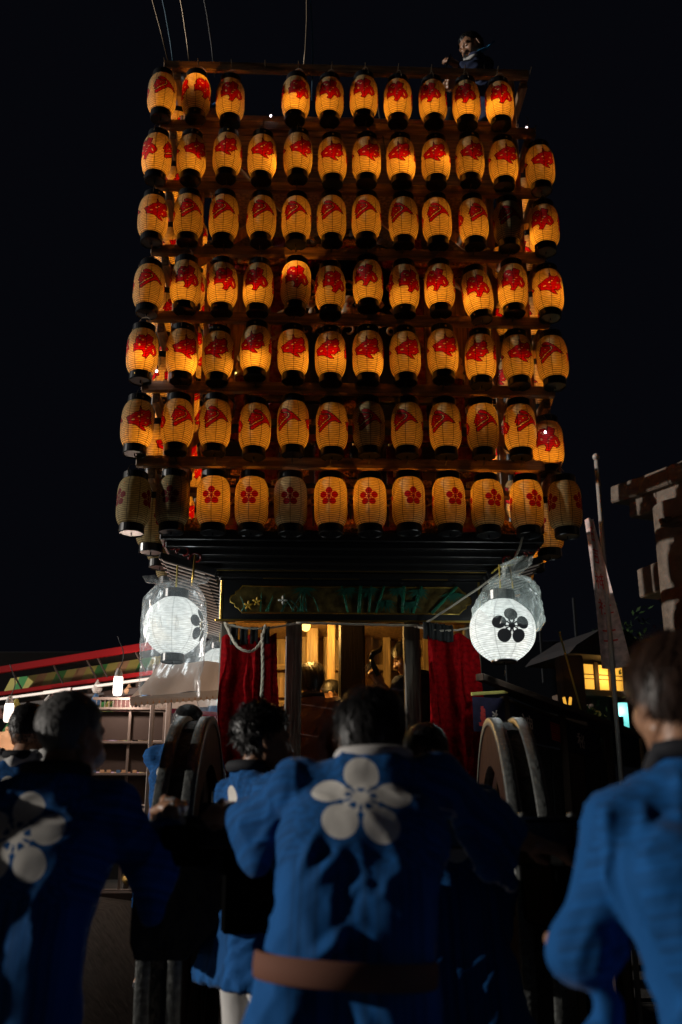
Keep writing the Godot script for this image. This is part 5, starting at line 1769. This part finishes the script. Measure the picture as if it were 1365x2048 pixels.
func left_stalls():
	mk("red_edge", Vector3(0.24, 0.008, 0.010), 0.7).metallic_specular = 0.1
	mk("steel_pale", Vector3(0.24, 0.20, 0.18), 0.4, 0.3)
	mk("stripe_green", Vector3(0.03, 0.30, 0.06), 0.8)
	mk("stripe_yellow", Vector3(0.55, 0.50, 0.12), 0.8)
	mk("cloth_pink", Vector3(0.60, 0.33, 0.32), 0.85)
	mk("cloth_beige", Vector3(0.74, 0.54, 0.43), 0.85)
	mk("cloth_blue", Vector3(0.05, 0.14, 0.30), 0.85)
	mk("panel_brown", Vector3(0.05, 0.032, 0.026), 0.7)
	mk("panel_grey", Vector3(0.06, 0.07, 0.09), 0.8)
	mk("goods_peach", Vector3(0.6, 0.36, 0.2), 0.7)
	mk("dark_roof", Vector3(0.02, 0.018, 0.02), 0.7)
	for n in ["cloth_pink", "cloth_beige", "stripe_green", "stripe_yellow"]:
		M[n].backlight_enabled = true
		M[n].backlight = Color(0.5, 0.5, 0.5)
	var a := Vector3(-1.47, 0, -7.75)
	var e := Vector3(-3.3, 0, -9.1)
	var along := (e - a).normalized()
	var back := Vector3(along.z, 0, -along.x).normalized() * -1.0
	if back.z > 0: back = -back
	var o := thing("festival_stall", "open festival stall with red-edged roof and green and yellow striped cloth", "stall")
	bar_part("red_fascia", a + Vector3(0, 2.76, 0) - along * 0.2, e + Vector3(0, 2.76, 0), 0.03, 0.06, M.red_edge, o)
	bar_part("red_fascia", a + Vector3(0, 2.58, 0) + back * 0.15, e + Vector3(0, 2.58, 0) + back * 0.15, 0.03, 0.035, M.red_edge, o)
	bar_part("roof_pipe", a + Vector3(0, 2.52, 0) + back * 0.1, e + Vector3(0, 2.52, 0) + back * 0.1, 0.025, 0.025, M.steel_pale, o)
	bar_part("roof_beam", a + Vector3(0, 2.46, 0) + back * 0.2, e + Vector3(0, 2.46, 0) + back * 0.2, 0.05, 0.06, M.panel_brown, o)
	var g := G.new()
	g.poly([a + Vector3(0, 2.79, 0), e + Vector3(0, 2.79, 0), e + Vector3(0, 3.1, 0) + back * 1.8, a + Vector3(0, 3.1, 0) + back * 1.8], Vector3.UP)
	part("roof_sheet", g.done(), M.dark_roof, o)
	for t in [0.0, 0.16, 0.42, 0.7, 1.0]:
		var p := a.lerp(e, t) + back * 0.2
		bar_part("post", p + Vector3(0, 0.8, 0), p + Vector3(0, 2.6, 0), 0.04, 0.04, M.panel_brown if t > 0 else M.steel_pale, o)
	for t in [0.1, 0.3, 0.36, 0.55, 0.8]:
		var p := a.lerp(e, t)
		bar_part("hanger", p + Vector3(0, 2.76, 0), p + Vector3(0, 2.58, 0) + back * 0.15, 0.012, 0.012, M.panel_brown, o)
	bar_part("roof_pipe", a.lerp(e, 0.42) + Vector3(0, 2.50, 0), a.lerp(e, 0.58) + Vector3(0, 2.50, 0), 0.02, 0.03, M.steel_pale, o)
	# goods hung up under the roof
	rng.seed = 19
	for k in 16:
		var p := a.lerp(e, rng.randf_range(0.03, 0.95)) + back * rng.randf_range(0.1, 0.3)
		var h := rng.randf_range(0.06, 0.13)
		var q := G.new(true)
		q.lathe([Vector2(0.002, 0.0), Vector2(0.012, -0.02), Vector2(rng.randf_range(0.03, 0.055), -h * 0.7), Vector2(0.03, -h), Vector2(0.002, -h - 0.004)], 9, p + Vector3(0, rng.randf_range(2.46, 2.58), 0))
		part("hanging_goods", q.done(), [M.cloth_pink, M.white_cloth, M.goods_peach, M.stripe_yellow, M.cloth_blue, M.red_edge][k % 6], o)
	# striped valance, one strip after another
	for k in 22:
		var t0 := 0.36 + 0.03 * k
		var q := G.new(true)
		var p0 := a.lerp(e, t0) + back * 0.45
		var p1 := a.lerp(e, t0 + 0.03) + back * 0.45
		q.sheet(func(u, v): return p0.lerp(p1, u) + Vector3(0, 2.45 - 0.22 * v, 0) - back * (0.14 * v + 0.02 * sin(u * PI)), 4, 4)
		part("awning_strip", q.done(), M.stripe_green if k % 2 else M.stripe_yellow, o)
		if k < 16:
			q = G.new(true)
			var b0 := a.lerp(e, 0.05 + 0.06 * k) + back * 0.35
			var b1 := a.lerp(e, 0.05 + 0.06 * k + 0.06) + back * 0.35
			q.sheet(func(u, v): return b0.lerp(b1, u) + Vector3(0, 2.76 - 0.17 * v, 0) - back * 0.08 * v, 4, 3)
			part("roof_cloth", q.done(), M.stripe_green if k % 4 == 2 else M.goods_peach if k % 4 == 0 else M.stripe_yellow, o)
	var bw := G.new()
	bw.poly([a + back * 1.9 + Vector3(0, 0.9, 0), e + back * 1.9 + Vector3(0, 0.9, 0), e + back * 1.9 + Vector3(0, 2.7, 0), a + back * 1.9 + Vector3(0, 2.7, 0)], -back)
	part("back_cloth", bw.done(), M.cloth_beige, o)
	var ct := G.new()
	ct.bar(a.lerp(e, 0.25) + Vector3(0, 1.5, 0), e + Vector3(0, 1.5, 0), 0.5, 0.06)
	part("counter", ct.done(), M.panel_brown, o)
	# gaudy cloths and posters in the stall
	var mk_art := func(called: String, c1: Color, seed_no: int) -> StandardMaterial3D:
		var im := Image.create(96, 96, false, Image.FORMAT_RGB8)
		im.fill(c1)
		var r := RandomNumberGenerator.new()
		r.seed = seed_no
		for i in 16:
			fill_poly(im, circle_pts(Vector2(r.randf() * 96, r.randf() * 96), r.randf_range(5, 20), r.randf_range(4, 12), r.randf() * 3.0), Color.from_hsv([0.05, 0.75, 0.2, 0.12, 0.9][i % 5], r.randf_range(0.2, 0.6), r.randf_range(0.5, 0.95)))
		return printed(called, ImageTexture.create_from_image(im))
	var arts := [mk_art.call("art_one", Color(0.9, 0.75, 0.6), 3), mk_art.call("art_two", Color(0.85, 0.7, 0.8), 9)]
	var cl := [[0.20, 0.30, 2.44, 2.18, 0.25, "cloth_pink", "pale pink cloth hanging at the front of the striped stall"], [0.47, 0.55, 2.40, 2.05, 0.5, "cloth_pink", "small pink cloth bunched between the green and yellow strips"], [0.55, 0.75, 2.25, 1.75, 1.2, "art_one", "colourful painted cloth at the back of the striped stall"], [0.75, 0.98, 2.25, 1.75, 1.3, "art_two", "second colourful painted cloth, deeper in the striped stall"], [0.04, 0.22, 2.40, 2.0, 0.9, "cloth_blue", "blue cloth hanging behind the white lamp"]]
	for c in cl:
		var q := G.new(true)
		var p0: Vector3 = a.lerp(e, c[0]) + back * c[4]
		var p1: Vector3 = a.lerp(e, c[1]) + back * c[4]
		q.sheet(func(u, v): return p0.lerp(p1, u) + Vector3(0, lerp(c[2], c[3], v), 0) + back * 0.025 * sin(u * 16.0 + v * 2.0), 24, 8)
		solo("hanging_cloth", q.done(), arts[0] if c[5] == "art_one" else arts[1] if c[5] == "art_two" else M[c[5]], c[6], "cloth", "")
	bulb_lamp(Vector3(-1.70, 2.43, -7.62), "bright white lamp hanging above the rack of dark panels", 0.30)
	bulb_lamp(Vector3(-2.62, 2.27, -7.95), "bright white lamp hanging beside the stall keeper", 0.20)
	# the rack with three shelves
	var rk := thing("display_rack", "white-framed rack of shelves with dark back panels and a railed top", "rack", Transform3D(Basis(Vector3.UP, 0.06), Vector3(-1.66, 0.85, -7.95)))
	for x in [-0.29, 0.0, 0.27]:
		box_part("upright", Vector3(x, 0.72, 0), Vector3(0.02, 1.5, 0.025), M.steel_pale, rk)
	for y in [0.10, 0.70, 0.94, 1.18, 1.44]:
		box_part("shelf", Vector3(-0.01, y, -0.02), Vector3(0.58, 0.018, 0.12), M.steel_pale, rk)
	box_part("top_rail", Vector3(-0.01, 1.52, 0), Vector3(0.58, 0.022, 0.02), M.steel_pale, rk)
	for k in 17:
		box_part("baluster", Vector3(-0.27 + 0.0325 * k, 1.48, 0), Vector3(0.006, 0.07, 0.006), M.steel_pale, rk)
	for k in 2:
		for j in 3:
			box_part("back_panel", Vector3(-0.15 + 0.28 * k, 0.83 + 0.243 * j, -0.06), Vector3(0.27, 0.22, 0.012), M.panel_brown, rk)
	for k in 12:
		box_part("prize_box", Vector3(-0.25 + 0.06 * (k % 6) + 0.02 * sin(k * 3.0), 0.962 if k < 6 else 0.722, 0.0), Vector3(0.03, 0.022, 0.03), M.goods_peach if k % 3 else M.cloth_blue, rk)
	box_part("plinth", Vector3(0, 0.0, 0), Vector3(0.6, 0.2, 0.3), M.panel_brown, rk)
	# the beige awning with its scalloped hem, the pink banner and a grey panel
	var bs := thing("beige_awning_stall", "beige canvas awning with scalloped hem between the left lantern and the curtain", "stall")
	var q := G.new(true)
	q.sheet(func(u, v):
		var top := Vector3(-1.40 + 0.62 * u, 2.62, -7.7)
		var low := Vector3(-1.47 + 0.74 * u, 2.25 + 0.06 * u, -7.0)
		return top.lerp(low, v) + Vector3(0, -0.02 * sin(v * PI) + 0.008 * sin(u * 14.0), 0), 24, 12)
	part("canvas", q.done(), M.cloth_beige, bs)
	for k in 18:
		var x0 := -1.47 + 0.74 * k / 18.0
		var w := 0.74 / 18.0
		var y0 := 2.25 + 0.06 * k / 18.0
		var s := G.new()
		s.prism(PackedVector2Array([Vector2(0, 0), Vector2(w, 0.003), Vector2(w, -0.03), Vector2(w * 0.75, -0.06), Vector2(w * 0.5, -0.068), Vector2(w * 0.25, -0.06), Vector2(0, -0.03)]), 0.003)
		part("scallop", s.done(), M.cloth_beige, bs).position = Vector3(x0, y0, -6.995)
	bar_part("awning_pole", Vector3(-1.44, 0.9, -7.7), Vector3(-1.44, 2.6, -7.7), 0.03, 0.03, M.steel_pale, bs)
	bar_part("awning_pole", Vector3(-1.47, 2.21, -7.05), Vector3(-0.73, 2.27, -7.05), 0.02, 0.02, M.goods_peach, bs)
	var white := Color(0.85, 0.7, 0.74)
	var kana := text_sheet(256, 128, Color(0.55, 0.13, 0.26), [[[[0.1, 0.35, 0.9, 0.35], [0.1, 0.7, 0.95, 0.7]], Vector2(8, 10), 50.0, 9.0, white], [[[0.1, 0.5, 0.9, 0.5]], Vector2(66, 8), 50.0, 10.0, white], [[[0.15, 0.1, 0.3, 0.4], [0.5, 0.1, 0.6, 0.4], [0.9, 0.1, 0.75, 0.6], [0.75, 0.6, 0.3, 0.95]], Vector2(122, 8), 54.0, 9.0, white], [[[0.2, 0.1, 0.25, 0.6], [0.8, 0.1, 0.75, 0.6], [0.75, 0.6, 0.4, 1.0]], Vector2(186, 14), 54.0, 9.0, white], [[[0.0, 0.2, 0.3, 0.7], [0.3, 0.7, 1.2, 0.8], [1.2, 0.8, 1.6, 0.3], [2.0, 0.6, 2.8, 0.5]], Vector2(30, 70), 60.0, 7.0, white]])
	var pb := G.new(true)
	pb.sheet(func(u, v): return Vector3(-1.42 + 0.62 * u, 2.36 - 0.42 * v - 0.05 * u, -8.45 + 0.02 * sin(u * 11.0)), 20, 6)
	solo("pink_banner", pb.done(), printed("banner_pink", kana), "pink banner with white lettering under the beige awning", "banner")
	var gp := G.new()
	gp.box(Vector3(-1.36, 1.75, -8.3), Vector3(0.2, 1.1, 0.03))
	solo("grey_partition", gp.done(), M.panel_grey, "tall grey partition panel beside the rack of shelves", "panel")
	var bl := G.new()
	bl.box(Vector3(-2.4, 1.7, -11.6), Vector3(5.0, 3.4, 0.3))
	var hut := thing("dark_house", "unlit dark house wall behind the striped stall", "house")
	part("wall", bl.done(), M.dark_roof, hut)
	for k in 4:
		box_part("window_frame", Vector3(-2.9 + 0.42 * k, 3.12, -11.42), Vector3(0.03, 0.3, 0.03), M.panel_grey, hut)
	box_part("window_frame", Vector3(-2.25, 3.28, -11.41), Vector3(1.4, 0.025, 0.03), M.panel_grey, hut)
	person("stall keeper with short dark hair in a tan shirt under the white lamp", {
		"neck": Vector3(-2.69, 2.15, -8.40), "hip": Vector3(-2.72, 1.65, -8.4), "ground": 0.85, "yaw": 10.0, "head": Vector3(-2.655, 2.265, -8.42), "look": [-20.0, -6.0, 0.0], "size": 0.95,
		"hem": 0.65, "cell": 0.024, "amp": 0.007, "seed": 57, "coat": "goods_peach", "wear": "shirt", "collar": "goods_peach", "hair": {"len": 0.015, "vol": 0.006, "seed": 91, "locks": 1200}})

func right_side():
	grain(mk("stone", Vector3(0.21, 0.155, 0.115), 0.9), Vector3(1.6, 1.6, 1.6), 1.2, noise_tex("stone_stain", 0.02, 0.7, 1.0, 5))
	mk("noren_navy", Vector3(0.012, 0.014, 0.035), 0.9)
	mk("pole_white", Vector3(0.4, 0.38, 0.35), 0.4)
	mk("dull_wood", Vector3(0.08, 0.05, 0.032), 0.8)
	mk("wall_dim", Vector3(0.02, 0.024, 0.028), 0.8)
	mk("wall_blue", Vector3(0.008, 0.012, 0.024), 0.9)
	mk("foliage_dim", Vector3(0.03, 0.07, 0.015), 0.6)
	var kami := [[0.18, 0.02, 0.26, 0.14], [0.02, 0.25, 0.40, 0.25], [0.40, 0.25, 0.05, 0.62], [0.24, 0.42, 0.24, 1.0], [0.28, 0.48, 0.40, 0.58], [0.52, 0.18, 0.52, 0.72], [0.52, 0.18, 0.95, 0.18], [0.95, 0.18, 0.95, 0.72], [0.52, 0.45, 0.95, 0.45], [0.52, 0.72, 0.95, 0.72], [0.735, 0.0, 0.735, 1.0]]
	var hi := [[0.38, 0.02, 0.12, 0.10], [0.02, 0.28, 0.46, 0.28], [0.24, 0.08, 0.24, 1.0], [0.24, 0.32, 0.03, 0.72], [0.26, 0.36, 0.44, 0.58], [0.60, 0.08, 0.68, 0.22], [0.92, 0.08, 0.50, 0.95], [0.62, 0.32, 0.64, 0.8], [0.64, 0.8, 0.72, 0.92], [0.72, 0.92, 0.9, 0.9], [0.9, 0.9, 0.92, 0.72], [0.50, 0.45, 0.46, 0.65], [0.93, 0.45, 0.98, 0.6]]
	var sun_ := [[0.22, 0.05, 0.22, 0.95], [0.22, 0.05, 0.78, 0.05], [0.78, 0.05, 0.78, 0.95], [0.22, 0.5, 0.78, 0.5], [0.22, 0.95, 0.78, 0.95]]
	var kichi := [[0.5, 0.0, 0.5, 0.38], [0.1, 0.15, 0.9, 0.15], [0.22, 0.38, 0.78, 0.38], [0.25, 0.58, 0.75, 0.58], [0.25, 0.58, 0.25, 0.98], [0.75, 0.58, 0.75, 0.98], [0.25, 0.98, 0.75, 0.98]]
	var sha := [[0.18, 0.02, 0.26, 0.14], [0.02, 0.25, 0.40, 0.25], [0.40, 0.25, 0.05, 0.62], [0.24, 0.42, 0.24, 1.0], [0.28, 0.48, 0.40, 0.58], [0.72, 0.1, 0.72, 0.92], [0.52, 0.42, 0.95, 0.42], [0.46, 0.92, 1.0, 0.92]]
	var navy := Color(0.13, 0.13, 0.24)
	var cream := Color(0.97, 0.90, 0.86)
	var red := Color(0.82, 0.26, 0.24)
	var seal := []
	for k in 9:
		seal.append([0.0, 0.06 + 0.11 * k, 1.0, 0.06 + 0.11 * k])
	var st := thing("noren_stall", "dark stall with a sloping roof edge above navy banners, right of the right wheel", "stall")
	bar_part("roof_edge", Vector3(0.80, 2.19, -5.75), Vector3(2.75, 2.16, -9.0), 0.05, 0.04, M.dull_wood, st)
	bar_part("banner_rod", Vector3(0.99, 2.13, -6.2), Vector3(2.1, 2.11, -8.1), 0.02, 0.02, M.dull_wood, st)
	bar_part("banner_rod", Vector3(0.80, 2.15, -6.15), Vector3(1.03, 2.17, -6.2), 0.02, 0.02, M.stripe_yellow, st)
	var rs := G.new()
	rs.poly([Vector3(1.05, 2.205, -6.17), Vector3(2.75, 2.175, -9.0), Vector3(2.2, 2.32, -9.4), Vector3(1.05, 2.30, -6.95)], Vector3.UP)
	part("roof_sheet", rs.done(), M.dark_roof, st)
	for k in 6:
		box_part("side_panel", Vector3(1.14 + 0.19 * k, 1.45, -6.5 - 0.32 * k), Vector3(0.02, 0.9, 0.34), M.wall_dim if k % 3 else M.dull_wood, st, Basis(Vector3.UP, -0.53))
	for k in 3:
		bar_part("post", Vector3(1.02 + 0.55 * k, 0, -6.25 - 0.93 * k), Vector3(1.02 + 0.55 * k, 2.15, -6.25 - 0.93 * k), 0.05, 0.05, M.dull_wood, st)
	var t1 := text_sheet(512, 110, navy, [[kami, Vector2(70, 26), 56.0, 6.5, cream], [seal, Vector2(216, 20), 66.0, 6.0, red], [hi, Vector2(358, 28), 56.0, 6.5, cream]])
	var g := G.new(true)
	g.sheet(func(u, v): return Vector3(1.0 + 1.04 * u, 2.125 - 0.21 * v - 0.015 * u, -6.2 - 1.82 * u) + Vector3(-0.85, 0, -0.5) * 0.02 * sin(u * 24.0) * v, 40, 6)
	solo("navy_banner", g.done(), printed("noren_long", t1), "long navy banner with two pale characters and a red square, right of wheel", "banner")
	var t2 := text_sheet(128, 110, Color(0.16, 0.15, 0.28), [[[[0.3, 0.05, 0.3, 0.9], [0.1, 0.9, 0.6, 0.9], [0.25, 0.2, 0.45, 0.2], [0.22, 0.4, 0.45, 0.4], [0.2, 0.6, 0.48, 0.6]], Vector2(20, 28), 64.0, 12.0, red], [[[0.1, 0.2, 0.5, 0.5], [0.5, 0.1, 0.3, 0.8], [0.1, 0.5, 0.6, 0.4]], Vector2(78, 36), 40.0, 5.0, cream]])
	g = G.new(true)
	g.sheet(func(u, v): return Vector3(0.80 + 0.2 * u, 2.13 - 0.21 * v, -6.12 - 0.08 * u + 0.01 * sin(u * 9.0)), 10, 6)
	solo("navy_banner", g.done(), printed("noren_short", t2), "short navy banner with a red character, against the right red curtain", "banner")
	# flag on its pole
	var tf := text_sheet(96, 640, Color(0.88, 0.80, 0.78), [[sun_, Vector2(18, 40), 58.0, 6.5, red], [kichi, Vector2(18, 130), 62.0, 6.5, red], [kami, Vector2(16, 240), 64.0, 6.0, red], [sha, Vector2(16, 350), 64.0, 6.0, red], [[[0.1, 0.2, 0.9, 0.2], [0.5, 0.2, 0.5, 0.9], [0.1, 0.9, 0.9, 0.9]], Vector2(18, 470), 60.0, 6.5, red]])
	g = G.new(true)
	g.sheet(func(u, v): return Vector3(1.80 + 0.035 * v + (0.06 + 0.13 * v) * u, 3.55 - 1.1 * v, -7.0 + 0.05 * u + 0.035 * sin(u * 5.0 + v * 3.0)), 10, 30)
	solo("banner_flag", g.done(), printed("flag_cloth", tf), "narrow white shrine flag with red characters hanging from a pole", "flag")
	var fp := thing("flag_pole", "tall pale pole carrying the narrow shrine flag", "pole")
	part("shaft", tube_mesh([Vector3(1.885, 0, -6.98), Vector3(1.925, 4.02, -7.0)], 0.018), M.pole_white, fp)
	g = G.new(true)
	g.blob(Vector3(1.926, 4.05, -7.0), Vector3(0.028, 0.03, 0.028), 12)
	part("finial", g.done(), M.pole_white, fp)
	# stone gate
	var dir := Vector3(0.35, 0, 0.937)
	var c0 := Vector3(2.93, 0, -8.0)
	var to := thing("torii_gate", "large weathered stone torii gate at the right edge", "gate")
	for s in [0.0, 4.2]:
		var pr := []
		for i in 13:
			pr.append(Vector2(0.32 - 0.045 * i / 12.0, 4.0 * i / 12.0))
		g = G.new(true)
		g.lathe(pr, 24, c0 + dir * s)
		part("pillar", g.done(), M.stone, to)
	var bend := func(t: float) -> float: return 0.16 * pow(abs(t * 2.0 - 1.0), 2.4)
	for lay in 2:
		var n := 14
		for i in n:
			var t0 := float(i) / n
			var t1_ := float(i + 1) / n
			var l: float = 0.72 if lay else 0.55
			var p0: Vector3 = c0 + dir * lerp(-l, 4.2 + l, t0) + Vector3(0, [3.98, 4.15][lay] + bend.call(t0), 0)
			var p1: Vector3 = c0 + dir * lerp(-l, 4.2 + l, t1_) + Vector3(0, [3.98, 4.15][lay] + bend.call(t1_), 0)
			bar_part("lintel" if lay == 0 else "top_beam", p0, p1 + (p1 - p0) * 0.01, 0.34 if lay == 0 else 0.46, 0.19 if lay == 0 else 0.16, M.stone, to)
	bar_part("tie_beam", c0 - dir * 0.62 + Vector3(0, 3.46, 0), c0 + dir * 4.8 + Vector3(0, 3.46, 0), 0.2, 0.26, M.stone, to)
	rope("straw rope with paper strips wound on the stone gate's pillar", [wagon_frame.inverse() * (c0 + Vector3(-0.3, 3.78, 0.25)), wagon_frame.inverse() * (c0 + Vector3(-0.05, 3.74, 0.32)), wagon_frame.inverse() * (c0 + Vector3(0.1, 3.6, 0.42)), wagon_frame.inverse() * (c0 + Vector3(0.3, 3.4, 0.55))], 0.04, M.dull_wood)
	# the lit lantern house and other lights of the precinct
	var wm := mk("lantern_pane", Vector3(0.9, 0.7, 0.3), 0.6)
	wm.emission_enabled = true
	wm.emission = Color(1.0, 0.72, 0.25)
	wm.emission_energy_multiplier = 0.85
	var lh := thing("lantern_house", "wooden shrine lantern with glowing yellow panes behind the shrine flag", "lantern", Transform3D(Basis(Vector3.UP, 0.35), Vector3(2.40, 0, -9.5)))
	for k in 3:
		box_part("glowing_pane", Vector3(-0.16 + 0.16 * k, 2.76, 0.17), Vector3(0.1, 0.23, 0.01), wm, lh)
		box_part("pane_bar", Vector3(-0.16 + 0.16 * k, 2.78, 0.18), Vector3(0.1, 0.008, 0.008), M.dull_wood, lh)
		box_part("pane_bar", Vector3(-0.16 + 0.16 * k, 2.74, 0.18), Vector3(0.1, 0.006, 0.008), M.dull_wood, lh)
	for k in 4:
		box_part("upright", Vector3(-0.24 + 0.16 * k, 2.76, 0.16), Vector3(0.05, 0.28, 0.05), M.dull_wood, lh)
	box_part("sill", Vector3(0, 2.60, 0), Vector3(0.62, 0.06, 0.5), M.dull_wood, lh)
	g = G.new()
	g.prism(PackedVector2Array([Vector2(-0.5, 0.0), Vector2(0.5, 0.0), Vector2(0.42, 0.08), Vector2(0.12, 0.26), Vector2(-0.12, 0.26), Vector2(-0.42, 0.08)]), 0.8)
	part("roof", g.done(), M.dark_roof, lh).position = Vector3(0, 2.92, 0)
	box_part("post", Vector3(0, 1.3, 0), Vector3(0.2, 2.6, 0.2), M.dull_wood, lh)
	lamp(Vector3(0, 2.76, 0.26), 0.03, Vector3(1.0, 0.55, 0.15), 0.06, lh)
	var sm := mk("sign_glow", Vector3(0.6, 0.9, 0.9), 0.5)
	sm.emission_enabled = true
	sm.emission = Color(0.45, 0.95, 0.92)
	sm.emission_energy_multiplier = 0.7
	var sg := thing("lit_sign", "small glowing pale cyan sign below the shrine lantern", "sign", Transform3D(Basis(), Vector3(2.50, 2.36, -9.0)))
	g = G.new()
	g.prism(PackedVector2Array([Vector2(-0.05, 0.12), Vector2(0.06, 0.12), Vector2(0.06, -0.12), Vector2(0.02, -0.12), Vector2(0.02, 0.0), Vector2(-0.03, 0.0)]), 0.02)
	part("sign_face", g.done(), sm, sg)
	lamp(Vector3(0, 0.05, 0.06), 0.012, Vector3(0.5, 1.0, 0.95), 0.03, sg)
	var wl := thing("small_lamp", "pair of small warm lamp glasses on the stall roof", "lamp", Transform3D(Basis(), Vector3(1.78, 2.36, -8.0)))
	for k in 2:
		box_part("lamp_glass", Vector3(0.045 * k, 0, 0), Vector3(0.02, 0.06, 0.02), wm, wl, Basis(Vector3(0, 0, 1), 0.15 - 0.3 * k))
	var wp := thing("wooden_post", "thick brown wooden post standing behind the navy banner", "post")
	bar_part("trunk", Vector3(1.98, 0, -8.5), Vector3(1.95, 2.80, -8.5), 0.2, 0.2, M.dull_wood, wp)
	part("stay", tube_mesh([Vector3(1.86, 3.0, -8.38), Vector3(2.0, 2.3, -8.37)], 0.008), M.stripe_yellow, wp)
	var bd := thing("dark_hall", "dim dark blue building beyond the stall and the flag", "building")
	box_part("wall", Vector3(3.2, 2.0, -14.0), Vector3(6.0, 4.0, 0.3), M.wall_blue, bd)
	box_part("door_panel", Vector3(3.35, 3.1, -13.82), Vector3(0.6, 1.3, 0.03), M.wall_dim, bd)
	for k in 3:
		box_part("roof_pole", Vector3(2.3 + 0.5 * k, 4.0, -13.8), Vector3(0.03, 1.2, 0.03), M.wall_dim, bd)
	# shrubs: stems and leaves
	rng.seed = 77
	for q in [[2.75, 3.0, -9.4, 0.30, "leafy dark shrub at the foot of the stone gate"], [2.28, 2.35, -9.3, 0.16, "small green shrub below the shrine lantern"]]:
		var s := thing("shrub", q[4], "shrub")
		part("stem", tube_mesh([Vector3(q[0], 0, q[2]), Vector3(q[0] + 0.03, q[1], q[2])], 0.02), M.dull_wood, s)
		g = G.new()
		for i in 420:
			var d: Vector3 = Vector3(rng.randfn(), rng.randfn() * 1.2, rng.randfn()) * q[3] * 0.5
			var p: Vector3 = Vector3(q[0], q[1], q[2]) + d
			var x := Vector3(rng.randf() - 0.5, rng.randf() - 0.5, rng.randf() - 0.5).normalized() * 0.035
			var y := x.cross(Vector3(rng.randf(), 1, rng.randf())).normalized() * 0.014
			g.poly([p - x, p + y, p + x, p - y], Vector3.UP)
		var lv := part("leaves", g.done(), M.foliage_dim, s)
		lv.set_meta("kind", "stuff")

func build_all():
	ground()
	lanterns()
	wagon()
	bulb_lights()
	props()
	people()
	left_stalls()
	right_side()

func _ready():
	var cam := Camera3D.new()
	cam.name = "camera"
	cam.position = Vector3(0, 1.27, 0)
	cam.rotation.x = deg_to_rad(18.5)
	var att := CameraAttributesPhysical.new()
	att.frustum_focal_length = 34.05
	att.frustum_focus_distance = 6.25
	att.frustum_near = 0.05
	att.frustum_far = 400.0
	att.exposure_aperture = 2.0
	cam.attributes = att
	cam.fov = 54.4
	cam.far = 400.0
	add_child(cam)
	cam.current = true
	var we := WorldEnvironment.new()
	var env := Environment.new()
	env.background_mode = Environment.BG_SKY
	var sky := ProceduralSkyMaterial.new()
	var night := Color(0.0016, 0.0018, 0.0030).linear_to_srgb()
	sky.sky_top_color = night
	sky.sky_horizon_color = night
	sky.ground_bottom_color = night
	sky.ground_horizon_color = night
	sky.sun_angle_max = 1.0
	env.sky = Sky.new()
	env.sky.sky_material = sky
	env.tonemap_mode = Environment.TONE_MAPPER_LINEAR
	env.tonemap_exposure = 1.0
	env.sdfgi_enabled = true
	env.ssao_enabled = true
	env.ssil_enabled = true
	we.environment = env
	we.name = "environment"
	add_child(we)
	var sun := DirectionalLight3D.new()
	sun.name = "floodlight_from_the_left"
	sun.light_energy = 0.7
	sun.light_angular_distance = 0.5
	sun.light_color = Color(1.0, 0.97, 0.93)
	sun.sky_mode = DirectionalLight3D.SKY_MODE_LIGHT_ONLY
	sun.shadow_enabled = true
	add_child(sun)
	sun.look_at_from_position(Vector3.ZERO, Vector3(0.97, -0.21, -0.05))
	wave.frequency = 1.0
	wave.fractal_octaves = 3
	build_all()
